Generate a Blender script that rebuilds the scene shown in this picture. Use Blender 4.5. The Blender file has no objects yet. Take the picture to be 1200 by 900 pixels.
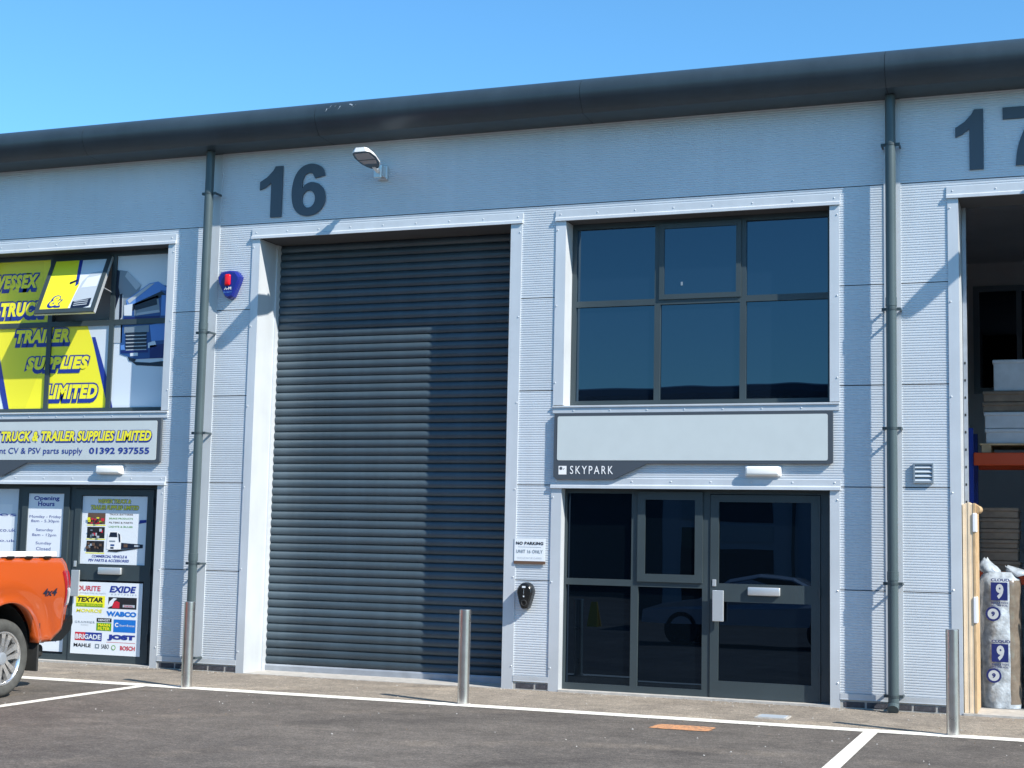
import bpy, bmesh, math, random
from mathutils import Vector, Matrix
random.seed(7)
C = bpy.context.scene
COL = C.collection
R = math.radians

# ------------------------------------------------------------------ camera, sky, sun, exposure
CAM = Vector((0.0, -15.523, 1.6))
FPX = 1737.48
RM = Matrix(((0.93709479, -0.01725699, -0.34864818),
             (0.34842973, 0.10694188, 0.93121434),
             (0.02121513, -0.9941155, 0.10622753)))      # columns: right, down, forward
cd = bpy.data.cameras.new('camera'); cam = bpy.data.objects.new('camera', cd); COL.objects.link(cam)
mw = Matrix.Identity(4)
for i in range(3):
    mw[i][0] = RM[i][0]; mw[i][1] = -RM[i][1]; mw[i][2] = -RM[i][2]; mw[i][3] = CAM[i]
cam.matrix_world = mw
cd.sensor_width = 36; cd.lens = FPX / 1200 * 36; cd.clip_start = 0.1; cd.clip_end = 2000
C.camera = cam
SUN = Vector((2.4, -1.0, 2.09)).normalized()
w = bpy.data.worlds.new('World'); C.world = w; w.use_nodes = True
nt = w.node_tree
bg = nt.nodes['Background']
sky = nt.nodes.new('ShaderNodeTexSky'); sky.sky_type = 'NISHITA'; sky.sun_disc = False
sky.sun_elevation = math.asin(SUN.z); sky.sun_rotation = math.atan2(SUN.x, SUN.y)
sky.air_density = 1.1; sky.dust_density = 0.15; sky.ozone_density = 2.2
tint = nt.nodes.new('ShaderNodeVectorMath'); tint.operation = 'MULTIPLY'; tint.inputs[1].default_value = (0.50, 0.90, 1.12)
nt.links.new(sky.outputs[0], tint.inputs[0]); nt.links.new(tint.outputs[0], bg.inputs[0]); bg.inputs[1].default_value = 0.115
sl = bpy.data.lights.new('sun', 'SUN'); sl.energy = 4.6; sl.angle = R(0.5); sl.color = (1.0, 0.95, 0.86)
so = bpy.data.objects.new('sun', sl); COL.objects.link(so)
so.rotation_euler = SUN.to_track_quat('Z', 'Y').to_euler()
C.view_settings.view_transform = 'Standard'; C.view_settings.look = 'None'
C.view_settings.gamma = 1.0; C.view_settings.exposure = 0.8
C.render.resolution_x = 1024; C.render.resolution_y = 768

# ------------------------------------------------------------------ helpers
def fac(px, py, Y=0.0):
    """where the sight line of a photo pixel meets the vertical plane at depth Y: (x, z)"""
    d = RM @ Vector((px - 600, py - 450, FPX)); t = (Y - CAM.y) / d.y
    p = CAM + d * t
    return p.x, p.z
def gnd(px, py):
    d = RM @ Vector((px - 600, py - 450, FPX)); t = -CAM.z / d.z
    p = CAM + d * t
    return p.x, p.y

def mat(name, col, rough=0.6, metal=0.0, ior=1.45, noise=0.0, nscale=6.0, bump=0.0, bscale=60.0, coat=0.0, spec=0.5, trans=0.0):
    m = bpy.data.materials.new(name); m.use_nodes = True
    t = m.node_tree; b = t.nodes['Principled BSDF']
    b.inputs['Base Color'].default_value = (*col, 1); b.inputs['Roughness'].default_value = rough
    b.inputs['Metallic'].default_value = metal; b.inputs['IOR'].default_value = ior
    b.inputs['Specular IOR Level'].default_value = spec
    b.inputs['Coat Weight'].default_value = coat; b.inputs['Coat Roughness'].default_value = 0.05
    if trans: b.inputs['Transmission Weight'].default_value = trans
    tc = t.nodes.new('ShaderNodeTexCoord')
    if noise:
        n = t.nodes.new('ShaderNodeTexNoise'); n.inputs['Scale'].default_value = nscale; n.inputs['Detail'].default_value = 6
        t.links.new(tc.outputs['Object'], n.inputs['Vector'])
        mr = t.nodes.new('ShaderNodeMapRange'); mr.inputs[1].default_value = 0.3; mr.inputs[2].default_value = 0.7
        mr.inputs[3].default_value = 1 - noise; mr.inputs[4].default_value = 1 + noise
        t.links.new(n.outputs['Fac'], mr.inputs[0])
        mx = t.nodes.new('ShaderNodeVectorMath'); mx.operation = 'SCALE'; mx.inputs[0].default_value = col
        t.links.new(mr.outputs[0], mx.inputs['Scale']); t.links.new(mx.outputs[0], b.inputs['Base Color'])
        r2 = t.nodes.new('ShaderNodeMapRange'); r2.inputs[3].default_value = max(0.02, rough - 0.08); r2.inputs[4].default_value = rough + 0.08
        t.links.new(n.outputs['Fac'], r2.inputs[0]); t.links.new(r2.outputs[0], b.inputs['Roughness'])
    if bump:
        n = t.nodes.new('ShaderNodeTexNoise'); n.inputs['Scale'].default_value = bscale; n.inputs['Detail'].default_value = 4
        t.links.new(tc.outputs['Object'], n.inputs['Vector'])
        bp = t.nodes.new('ShaderNodeBump'); bp.inputs['Strength'].default_value = bump; bp.inputs['Distance'].default_value = 0.01
        t.links.new(n.outputs['Fac'], bp.inputs['Height']); t.links.new(bp.outputs[0], b.inputs['Normal'])
    return m

M = {}
M['clad'] = mat('silver_cladding', (0.62, 0.66, 0.70), 0.45, 0.2, noise=0.04, nscale=1.3)
M['flash'] = mat('silver_flashing', (0.56, 0.595, 0.63), 0.42, 0.2, noise=0.05, nscale=2.5, bump=0.04, bscale=3)
M['lining'] = mat('dark_head_lining', (0.075, 0.075, 0.078), 0.6)
M['screw'] = mat('screw_cap', (0.62, 0.65, 0.68), 0.3, 0.3)
M['anth'] = mat('anthracite_paint', (0.040, 0.055, 0.062), 0.35, 0.0, noise=0.06, nscale=3)
M['slat'] = mat('shutter_slat_paint', (0.058, 0.086, 0.108), 0.34, 0.0, noise=0.12, nscale=1.7)
M['gutter'] = mat('gutter_coating', (0.032, 0.050, 0.065), 0.36, 0.0, noise=0.16, nscale=1.4, bump=0.05, bscale=2)
M['pipe'] = mat('downpipe_coating', (0.060, 0.084, 0.092), 0.32, 0.0, noise=0.08, nscale=2)
M['dark'] = mat('dark_core', (0.012, 0.013, 0.015), 0.9)
M['num'] = mat('number_grey', (0.070, 0.094, 0.120), 0.5)
M['signg'] = mat('sign_border_grey', (0.055, 0.068, 0.085), 0.5)
M['signw'] = mat('sign_panel_pale', (0.51, 0.56, 0.565), 0.45, noise=0.02)
M['white'] = mat('white_plastic', (0.80, 0.80, 0.80), 0.4)
M['vwhite'] = mat('vinyl_white', (0.62, 0.68, 0.74), 0.35)
M['vyel'] = mat('vinyl_yellow', (0.86, 0.78, 0.030), 0.35)
M['vyel2'] = mat('yellow_shaded_film_and_print', (0.78, 0.71, 0.030), 0.35)  # deeper yellow: painted shade on the window film, plain ink on the posters
M['vblue'] = mat('vinyl_blue', (0.015, 0.035, 0.26), 0.35)
M['navy'] = mat('print_navy', (0.008, 0.018, 0.13), 0.4)
M['tblue'] = mat('print_truck_blue', (0.022, 0.075, 0.24), 0.35)
M['tblue2'] = mat('print_truck_light_blue', (0.10, 0.24, 0.58), 0.35)
M['tdark'] = mat('print_dark', (0.010, 0.016, 0.035), 0.35)
M['tgrey'] = mat('print_grey', (0.20, 0.25, 0.30), 0.35)
M['lgrey'] = mat('print_light_grey', (0.42, 0.47, 0.52), 0.4)
M['ink'] = mat('print_black', (0.015, 0.015, 0.018), 0.5)
M['red'] = mat('print_red', (0.55, 0.02, 0.04), 0.4)
M['cyan'] = mat('print_mid_blue', (0.01, 0.16, 0.55), 0.4)
M['green'] = mat('print_green', (0.10, 0.32, 0.01), 0.4)
M['brown'] = mat('print_brown', (0.12, 0.07, 0.045), 0.5)
M['poster'] = mat('poster_white', (0.72, 0.76, 0.80), 0.4)
M['steel'] = mat('stainless_steel', (0.55, 0.53, 0.51), 0.30, 0.95, noise=0.08, nscale=9)
M['alu'] = mat('brushed_aluminium', (0.62, 0.64, 0.65), 0.35, 0.6)
M['galv'] = mat('galvanised_bar', (0.34, 0.37, 0.41), 0.45, 0.4, noise=0.12, nscale=8)
M['black'] = mat('black_plastic', (0.010, 0.011, 0.012), 0.22)
M['rubber'] = mat('black_rubber', (0.022, 0.022, 0.022), 0.75, noise=0.2, nscale=12)
M['tyre'] = mat('tyre_rubber', (0.060, 0.060, 0.056), 0.85, noise=0.2, nscale=14, bump=0.2, bscale=90)
M['alarm'] = mat('alarm_blue', (0.008, 0.018, 0.20), 0.25)
M['alred'] = mat('alarm_red_lens', (0.75, 0.01, 0.02), 0.2)
M['brick'] = mat('engineering_brick', (0.050, 0.050, 0.060), 0.7, noise=0.35, nscale=30, bump=0.3, bscale=80)
M['mortar'] = mat('pale_mortar', (0.36, 0.35, 0.33), 0.9, bump=0.3, bscale=60)
M['sill'] = mat('concrete_sill', (0.42, 0.40, 0.37), 0.85, noise=0.15, nscale=12, bump=0.2)
M['orange'] = mat('orange_car_paint', (0.50, 0.080, 0.010), 0.28, 0.25, coat=1.0)
M['chrome'] = mat('machined_alloy', (0.72, 0.72, 0.72), 0.22, 0.85)
M['lred'] = mat('tail_lamp_red', (0.30, 0.008, 0.015), 0.12, coat=1.0)
M['lclear'] = mat('tail_lamp_clear', (0.42, 0.42, 0.44), 0.15, coat=1.0)
M['cream'] = mat('light_timber', (0.72, 0.57, 0.40), 0.7, noise=0.12, nscale=5)
M['timbe'] = mat('timber_edge', (0.46, 0.32, 0.18), 0.7, noise=0.2, nscale=9)
M['wrap'] = mat('white_foam_wrap', (0.75, 0.76, 0.80), 0.5)
M['racko'] = mat('racking_orange', (0.50, 0.06, 0.012), 0.45)
M['rackb'] = mat('racking_blue', (0.010, 0.035, 0.26), 0.4)
M['card'] = mat('brown_board', (0.20, 0.15, 0.11), 0.8, noise=0.25, nscale=7)
M['cardw'] = mat('pale_board', (0.50, 0.53, 0.56), 0.7, noise=0.12, nscale=6)
M['inwall'] = mat('interior_wall', (0.66, 0.66, 0.68), 0.8, noise=0.08, nscale=1)
M['slab'] = mat('concrete_floor', (0.22, 0.22, 0.22), 0.6, noise=0.1, nscale=2)
M['bag'] = mat('clear_plastic_wrap', (0.38, 0.43, 0.48), 0.14, noise=0.3, nscale=14, bump=1.0, bscale=22, coat=0.6)
M['bagb'] = mat('plastic_over_brown', (0.15, 0.125, 0.10), 0.2, noise=0.25, nscale=9, bump=0.9, bscale=11, coat=0.5)
M['silver'] = mat('silver_car_paint', (0.75, 0.80, 0.85), 0.3, 0.1, coat=1.0)
M['yellow'] = mat('yellow_plastic', (0.9, 0.6, 0.02), 0.4)
M['lens'] = mat('led_lens', (0.30, 0.24, 0.20), 0.2)
M['bulk'] = mat('bulkhead_lamp_plastic', (0.85, 0.85, 0.82), 0.3)

def weather(m, streak=0.07, vary=0.05):
    t = m.node_tree; b = t.nodes['Principled BSDF']; L = t.links.new
    src = b.inputs['Base Color'].links[0].from_socket
    oi = t.nodes.new('ShaderNodeObjectInfo'); mr = t.nodes.new('ShaderNodeMapRange'); mr.inputs[3].default_value = 1 - vary; mr.inputs[4].default_value = 1 + vary * .4
    L(oi.outputs['Random'], mr.inputs[0])
    g = t.nodes.new('ShaderNodeNewGeometry'); mp = t.nodes.new('ShaderNodeMapping'); mp.inputs['Scale'].default_value = (7, 7, 0.35); L(g.outputs['Position'], mp.inputs['Vector'])
    n = t.nodes.new('ShaderNodeTexNoise'); n.inputs['Scale'].default_value = 1.0; n.inputs['Detail'].default_value = 7; n.inputs['Roughness'].default_value = .65; L(mp.outputs[0], n.inputs['Vector'])
    m2 = t.nodes.new('ShaderNodeMapRange'); m2.inputs[1].default_value = .35; m2.inputs[2].default_value = .7; m2.inputs[3].default_value = 1; m2.inputs[4].default_value = 1 - streak; L(n.outputs['Fac'], m2.inputs[0])
    # splash dirt low on the wall
    sx = t.nodes.new('ShaderNodeSeparateXYZ'); L(g.outputs['Position'], sx.inputs[0])
    n3 = t.nodes.new('ShaderNodeTexNoise'); n3.inputs['Scale'].default_value = 5; n3.inputs['Detail'].default_value = 6; L(g.outputs['Position'], n3.inputs['Vector'])
    ad = t.nodes.new('ShaderNodeMath'); ad.operation = 'MULTIPLY_ADD'; ad.inputs[1].default_value = -.35; L(n3.outputs['Fac'], ad.inputs[0]); L(sx.outputs['Z'], ad.inputs[2])
    m3 = t.nodes.new('ShaderNodeMapRange'); m3.inputs[1].default_value = -.1; m3.inputs[2].default_value = .45; m3.inputs[3].default_value = 1 - streak * 2.2; m3.inputs[4].default_value = 1; L(ad.outputs[0], m3.inputs[0])
    a = t.nodes.new('ShaderNodeMath'); a.operation = 'MULTIPLY'; L(mr.outputs[0], a.inputs[0]); L(m2.outputs[0], a.inputs[1])
    a2 = t.nodes.new('ShaderNodeMath'); a2.operation = 'MULTIPLY'; L(a.outputs[0], a2.inputs[0]); L(m3.outputs[0], a2.inputs[1])
    v = t.nodes.new('ShaderNodeVectorMath'); v.operation = 'SCALE'; L(src, v.inputs[0]); L(a2.outputs[0], v.inputs['Scale']); L(v.outputs[0], b.inputs['Base Color'])
weather(M['clad'], .045, .05); weather(M['flash'], .06, .04); weather(M['slat'], .16, .16); weather(M['gutter'], .12, .08)
def glass(name, col=(0.003, 0.006, 0.012), ior=1.97):
    m = mat(name, col, 0.0, 0.0, ior)
    t = m.node_tree; b = t.nodes['Principled BSDF']; b.inputs['Specular Tint'].default_value = (*((0.52, 0.77, 1.0) if ior > 1.7 else (0.40, 0.62, 0.95)), 1)
    tc = t.nodes.new('ShaderNodeTexCoord'); n = t.nodes.new('ShaderNodeTexNoise'); n.inputs['Scale'].default_value = 1.1
    n.inputs['Detail'].default_value = 1
    t.links.new(tc.outputs['Object'], n.inputs['Vector'])
    bp = t.nodes.new('ShaderNodeBump'); bp.inputs['Strength'].default_value = 0.12; bp.inputs['Distance'].default_value = 0.01
    t.links.new(n.outputs['Fac'], bp.inputs['Height']); t.links.new(bp.outputs[0], b.inputs['Normal'])
    return m
M['glass'] = glass('tinted_glass')
M['glassd'] = glass('dark_door_glass', (0.0015, 0.003, 0.005), 1.6)

def asphalt():
    m = bpy.data.materials.new('asphalt'); m.use_nodes = True
    t = m.node_tree; b = t.nodes['Principled BSDF']; L = t.links.new
    b.inputs['Roughness'].default_value = 0.85; b.inputs['Specular IOR Level'].default_value = 0.3
    geo = t.nodes.new('ShaderNodeNewGeometry')
    def noise(sc, det=6, stretch=None, rough=0.6):
        n = t.nodes.new('ShaderNodeTexNoise'); n.inputs['Scale'].default_value = sc; n.inputs['Detail'].default_value = det
        n.inputs['Roughness'].default_value = rough
        if stretch:
            mp = t.nodes.new('ShaderNodeMapping'); mp.inputs['Scale'].default_value = stretch[0]; mp.inputs['Rotation'].default_value = (0, 0, stretch[1])
            L(geo.outputs['Position'], mp.inputs['Vector']); L(mp.outputs[0], n.inputs['Vector'])
        else: L(geo.outputs['Position'], n.inputs['Vector'])
        return n
    def ramp(n, stops):
        r = t.nodes.new('ShaderNodeValToRGB'); e = r.color_ramp.elements
        while len(e) < len(stops): e.new(0.5)
        for k, (p, c) in enumerate(stops): e[k].position = p; e[k].color = (*c, 1)
        L(n.outputs['Fac'], r.inputs[0]); return r
    def mul(a, b_, f=1.0):
        x = t.nodes.new('ShaderNodeMix'); x.data_type = 'RGBA'; x.blend_type = 'MULTIPLY'; x.inputs[0].default_value = f
        L(a.outputs[0] if not hasattr(a, 'dt') else a.outputs[2], x.inputs[6]); L(b_.outputs[0], x.inputs[7]); return x
    grit = ramp(noise(58, 5, rough=0.85), [(0.3, (0.050, 0.044, 0.039)), (0.5, (0.120, 0.106, 0.094)), (0.66, (0.245, 0.220, 0.196))])
    coarse = ramp(noise(17, 4, rough=0.7), [(0.32, (0.72, 0.72, 0.72)), (0.52, (1.0, 1.0, 1.0)), (0.70, (1.38, 1.35, 1.30))])
    big = ramp(noise(0.55, 5), [(0.3, (0.78, 0.77, 0.77)), (0.7, (1.24, 1.22, 1.18))])
    med = ramp(noise(3.2, 5), [(0.3, (0.80, 0.80, 0.80)), (0.7, (1.20, 1.20, 1.20))])
    streak = ramp(noise(1.0, 5, ((0.5, 3.2, 1), R(14))), [(0.35, (0.90, 0.90, 0.90)), (0.62, (1.0, 1.0, 1.0)), (0.72, (1.24, 1.22, 1.18))])
    def M2(a_sock, b_sock):
        x = t.nodes.new('ShaderNodeMix'); x.data_type = 'RGBA'; x.blend_type = 'MULTIPLY'; x.inputs[0].default_value = 1
        L(a_sock, x.inputs[6]); L(b_sock, x.inputs[7]); return x.outputs[2]
    c = M2(grit.outputs[0], big.outputs[0]); c = M2(c, med.outputs[0]); c = M2(c, streak.outputs[0]); c = M2(c, coarse.outputs[0])
    for (cx, cy, sc, ph, lo_, hi_, tone) in ((-2.0, -9.0, .42, 1.1, .93, .985, (1.28, 1.25, 1.2, 1)), (-12.0, 3.0, .36, .4, .94, .99, (.74, .74, .75, 1))):
        mp = t.nodes.new('ShaderNodeMapping'); mp.inputs['Location'].default_value = (-cx, -cy, 0); L(geo.outputs['Position'], mp.inputs['Vector'])
        wv = t.nodes.new('ShaderNodeTexWave'); wv.wave_type = 'RINGS'; wv.rings_direction = 'Z'; wv.inputs['Scale'].default_value = sc / 3.0; wv.inputs['Distortion'].default_value = 1.2; wv.inputs['Detail'].default_value = 2; wv.inputs['Detail Scale'].default_value = .5; wv.inputs['Phase Offset'].default_value = ph
        L(mp.outputs[0], wv.inputs['Vector'])
        rm = t.nodes.new('ShaderNodeMapRange'); rm.inputs[1].default_value = lo_; rm.inputs[2].default_value = hi_; L(wv.outputs['Fac'], rm.inputs[0])
        pt = noise(1.7, 4); pr_ = t.nodes.new('ShaderNodeMapRange'); pr_.inputs[1].default_value = .42; pr_.inputs[2].default_value = .62; L(pt.outputs['Fac'], pr_.inputs[0])
        mm_ = t.nodes.new('ShaderNodeMath'); mm_.operation = 'MULTIPLY'; L(rm.outputs[0], mm_.inputs[0]); L(pr_.outputs[0], mm_.inputs[1])
        x = t.nodes.new('ShaderNodeMix'); x.data_type = 'RGBA'; x.blend_type = 'MULTIPLY'; L(mm_.outputs[0], x.inputs[0]); L(c, x.inputs[6]); x.inputs[7].default_value = tone; c = x.outputs[2]
    # paler, dustier apron between the parking line and the facade
    sx = t.nodes.new('ShaderNodeSeparateXYZ'); L(geo.outputs['Position'], sx.inputs[0])
    mr = t.nodes.new('ShaderNodeMapRange'); mr.inputs[1].default_value = -1.9; mr.inputs[2].default_value = -1.6
    L(sx.outputs['Y'], mr.inputs[0])
    x = t.nodes.new('ShaderNodeMix'); x.data_type = 'RGBA'; x.blend_type = 'MULTIPLY'
    L(mr.outputs[0], x.inputs[0]); L(c, x.inputs[6]); x.inputs[7].default_value = (2.1, 2.06, 1.92, 1)
    L(x.outputs[2], b.inputs['Base Color'])
    n = noise(130, 2); bp = t.nodes.new('ShaderNodeBump'); bp.inputs['Strength'].default_value = 0.55; bp.inputs['Distance'].default_value = 0.006
    L(n.outputs['Fac'], bp.inputs['Height']); L(bp.outputs[0], b.inputs['Normal'])
    return m
M['asphalt'] = asphalt()

def worn(name, col, under=(0.07, 0.066, 0.064), sc=14, lo=0.36, hi=0.46):
    m = bpy.data.materials.new(name); m.use_nodes = True; t = m.node_tree; b = t.nodes['Principled BSDF']; L = t.links.new
    b.inputs['Roughness'].default_value = 0.8
    g = t.nodes.new('ShaderNodeNewGeometry'); n = t.nodes.new('ShaderNodeTexNoise'); n.inputs['Scale'].default_value = sc; n.inputs['Detail'].default_value = 8
    n.inputs['Roughness'].default_value = 0.75
    L(g.outputs['Position'], n.inputs['Vector'])
    r = t.nodes.new('ShaderNodeValToRGB'); r.color_ramp.elements[0].position = lo; r.color_ramp.elements[0].color = (*under, 1)
    r.color_ramp.elements[1].position = hi; r.color_ramp.elements[1].color = (*col, 1)
    L(n.outputs['Fac'], r.inputs[0]); L(r.outputs[0], b.inputs['Base Color'])
    return m
M['line'] = worn('worn_white_road_paint', (0.80, 0.77, 0.68), sc=30, lo=0.34, hi=0.46)
M['opaint'] = worn('worn_orange_paint', (0.66, 0.30, 0.13), under=(0.14, 0.115, 0.095), sc=26, lo=0.40, hi=0.54)

# ---- object creation
def orig(o):
    v = Vector((0, 0, 0))
    while o: v = v + o.location; o = o.parent
    return v
def link(name, V, F, m, parent=None, loc=None, mats=None, fm=None, smooth=False):
    """V in world coordinates; the object's own origin is its parent's (or loc)."""
    base = orig(parent) if parent else Vector(loc or (0, 0, 0))
    if loc is None and parent is None and V:
        xs = [v[0] for v in V]; ys = [v[1] for v in V]; zs = [v[2] for v in V]
        base = Vector(((min(xs) + max(xs)) / 2, (min(ys) + max(ys)) / 2, min(zs)))
    me = bpy.data.meshes.new(name)
    me.from_pydata([(v[0] - base.x, v[1] - base.y, v[2] - base.z) for v in V], [], F)
    for q in (mats or [m]): me.materials.append(q)
    if fm:
        for p, k in zip(me.polygons, fm): p.material_index = k
    if smooth:
        for p in me.polygons: p.use_smooth = True
    me.update()
    o = bpy.data.objects.new(name, me); COL.objects.link(o)
    if parent: o.parent = parent
    else: o.location = base
    return o
def piece(name, me, parent, wloc, rot=None):
    o = bpy.data.objects.new(name, me); COL.objects.link(o); o.parent = parent
    o.location = Vector(wloc) - orig(parent)
    if rot: o.rotation_euler = rot
    return o
def thing(name, label, cat, loc, group=None):
    o = bpy.data.objects.new(name, None); COL.objects.link(o); o.location = loc; o.empty_display_size = 0.2
    return tag(o, label, cat, group)
def tag(o, label=None, cat=None, group=None, kind=None):
    if label: o['label'] = label
    if cat: o['category'] = cat
    if group: o['group'] = group
    if kind: o['kind'] = kind
    return o

class MB:
    def __init__(s): s.V = []; s.F = []; s.K = []
    def add(s, V, F, k=0):
        b = len(s.V); s.V += [tuple(v) for v in V]; s.F += [tuple(i + b for i in f) for f in F]; s.K += [k] * len(F); return s
    def box(s, x0, x1, y0, y1, z0, z1, k=0):
        V = [(x0, y0, z0), (x1, y0, z0), (x1, y1, z0), (x0, y1, z0), (x0, y0, z1), (x1, y0, z1), (x1, y1, z1), (x0, y1, z1)]
        return s.add(V, [(0, 3, 2, 1), (4, 5, 6, 7), (0, 1, 5, 4), (1, 2, 6, 5), (2, 3, 7, 6), (3, 0, 4, 7)], k)
    def rbox(s, x0, x1, y0, y1, z0, z1, b=0.01, seg=2, k=0):
        bm = bmesh.new(); bmesh.ops.create_cube(bm, size=1)
        for v in bm.verts:
            v.co = Vector(((x0 + x1) / 2 + v.co.x * (x1 - x0), (y0 + y1) / 2 + v.co.y * (y1 - y0), (z0 + z1) / 2 + v.co.z * (z1 - z0)))
        bmesh.ops.bevel(bm, geom=bm.edges[:], offset=b, segments=seg, affect='EDGES', profile=0.5)
        bm.verts.index_update()
        s.add([v.co[:] for v in bm.verts], [[v.index for v in f.verts] for f in bm.faces], k); bm.free(); return s
    def prism(s, pts, axis, a, b, k=0):
        """pts 2-D outline extruded along axis from a to b; axis 'y': pts=(x,z); 'x': pts=(y,z); 'z': pts=(x,y)"""
        f = {'y': lambda p, t: (p[0], t, p[1]), 'x': lambda p, t: (t, p[0], p[1]), 'z': lambda p, t: (p[0], p[1], t)}[axis]
        n = len(pts); V = [f(p, a) for p in pts] + [f(p, b) for p in pts]
        return s.add(V, [tuple(range(n))[::-1], tuple(range(n, 2 * n))] + [(i, (i + 1) % n, n + (i + 1) % n, n + i) for i in range(n)], k)
    def cyl(s, p0, p1, r, n=20, r2=None, k=0, cap=True):
        p0 = Vector(p0); p1 = Vector(p1); r2 = r if r2 is None else r2
        d = (p1 - p0).normalized(); u = d.orthogonal().normalized(); v = d.cross(u)
        V = []
        for p, rr in ((p0, r), (p1, r2)):
            for i in range(n):
                a = 2 * math.pi * i / n; V.append(p + (u * math.cos(a) + v * math.sin(a)) * rr)
        F = [(i, (i + 1) % n, n + (i + 1) % n, n + i) for i in range(n)]
        if cap: F += [tuple(range(n))[::-1], tuple(range(n, 2 * n))]
        return s.add(V, F, k)
    def lathe(s, prof, O, ax, n=48, k=0):
        """prof: (dist along ax, radius)"""
        ax = Vector(ax).normalized(); u = ax.orthogonal().normalized(); v = ax.cross(u); O = Vector(O); V = []
        for (h, r) in prof:
            for i in range(n):
                a = 2 * math.pi * i / n; V.append(O + ax * h + (u * math.cos(a) + v * math.sin(a)) * r)
        F = []
        for j in range(len(prof) - 1):
            for i in range(n): F.append((j * n + i, j * n + (i + 1) % n, (j + 1) * n + (i + 1) % n, (j + 1) * n + i))
        return s.add(V, F, k)
    def build(s, name, m, parent=None, loc=None, mats=None, smooth=False, auto=False):
        o = link(name, s.V, s.F, m, parent, loc, mats, s.K if mats else None, smooth)
        if auto:
            for p in o.data.polygons: p.use_smooth = True
            o.data.set_sharp_from_angle(angle=R(35))
        return o

# ---- flat print: text and outlines laid on a plane (O, right, up)
XF, ZF = Vector((1, 0, 0)), Vector((0, 0, 1))
def curve_mesh(data):
    o = bpy.data.objects.new('tmp', data); COL.objects.link(o)
    me = bpy.data.meshes.new_from_object(o)
    V = [v.co.copy() for v in me.vertices]; F = [tuple(p.vertices) for p in me.polygons]
    bpy.data.objects.remove(o); bpy.data.meshes.remove(me)
    return V, F
def spread(V, F, step=0.00018):
    par = list(range(len(V)))
    def find(i):
        while par[i] != i: par[i] = par[par[i]]; i = par[i]
        return i
    for f in F:
        a = find(f[0])
        for i in f[1:]: par[find(i)] = a
    ks = {}
    for i in range(len(V)): ks.setdefault(find(i), []).append(i)
    for n, (k, ids) in enumerate(sorted(ks.items(), key=lambda t: min(V[i].x for i in t[1]))):
        for i in ids: V[i].z = (n % 3) * step
def text_mesh(s, offset=0.0, shear=0.0, spacing=1.0, extrude=0.0):
    c = bpy.data.curves.new('t', 'FONT'); c.body = s; c.offset = offset; c.shear = shear; c.space_character = spacing
    c.resolution_u = 3; c.extrude = extrude; c.align_x = 'LEFT'
    V, F = curve_mesh(c); bpy.data.curves.remove(c); spread(V, F); return V, F
class Print:
    """collects flat print of several colours into one mesh lying on a plane"""
    def __init__(s, O, right=XF, up=ZF): s.O = Vector(O); s.r = right; s.u = up; s.n = right.cross(up); s.V = []; s.F = []; s.K = []; s.mats = []
    def idx(s, m):
        if m not in s.mats: s.mats.append(m)
        return s.mats.index(m)
    def P(s, u, v, w=0): return s.O + s.r * u + s.u * v + s.n * w
    def put(s, V2, F, m, lay):
        b = len(s.V); s.V += [s.P(a, c, lay * 0.0012 + z) for a, c, z in V2]; s.F += [tuple(i + b for i in f) for f in F]; s.K += [s.idx(m)] * len(F)
    def poly(s, pts, m, lay=1): s.put([(p[0], p[1], 0) for p in pts], [tuple(range(len(pts)))], m, lay)
    def rect(s, x0, z0, x1, z1, m, lay=1, rad=0.0):
        if rad:
            pts = []
            for cx, cz, a0 in ((x1 - rad, z1 - rad, 0), (x0 + rad, z1 - rad, 90), (x0 + rad, z0 + rad, 180), (x1 - rad, z0 + rad, 270)):
                for k in range(5): a = R(a0 + k * 22.5); pts.append((cx + rad * math.cos(a), cz + rad * math.sin(a)))
            s.poly(pts, m, lay)
        else: s.poly([(x0, z0), (x1, z0), (x1, z1), (x0, z1)], m, lay)
    def text(s, body, x0, z0, x1, z1, m, lay=2, bold=0.0, shear=0.0, spacing=1.0, out=None, outw=0.06, outm=None, drop=(0, 0)):
        V, F = text_mesh(body, bold, shear, spacing)
        if not V: return
        ax = min(v.x for v in V); bx = max(v.x for v in V); ay = min(v.y for v in V); by = max(v.y for v in V)
        sx = (x1 - x0) / (bx - ax); sz = (z1 - z0) / (by - ay)
        if out:
            W, G = text_mesh(body, bold + outw, shear, spacing)
            ox = (min(v.x for v in W) + max(v.x for v in W) - ax - bx) / 2
            W2 = [(x0 + (v.x - ox - ax) * sx, z0 + (v.y - ay) * sz, v.z) for v in W]
            s.put(W2, G, out, lay)
            if drop != (0, 0):
                s.put([(a + drop[0] / 2, c + drop[1] / 2, z - 0.0006) for a, c, z in W2], G, out, lay)
                s.put([(a + drop[0], c + drop[1], z - 0.0012) for a, c, z in W2], G, out, lay)
            lay += 1
        s.put([(x0 + (v.x - ax) * sx, z0 + (v.y - ay) * sz, v.z) for v in V], F, m, lay)
    def build(s, name, parent=None): return link(name, s.V, s.F, None, parent, mats=s.mats, fm=s.K)
def outline_solid(rings, depth):
    """rings: list of closed 2-D outlines (the first outside, the rest holes) -> V (u,v,w), F with thickness"""
    c = bpy.data.curves.new('o', 'CURVE'); c.dimensions = '2D'; c.fill_mode = 'BOTH'; c.extrude = depth / 2
    for ring in rings:
        sp = c.splines.new('POLY'); sp.points.add(len(ring) - 1)
        for p, q in zip(sp.points, ring): p.co = (q[0], q[1], 0, 1)
        sp.use_cyclic_u = True
    V, F = curve_mesh(c); bpy.data.curves.remove(c); return V, F
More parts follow.
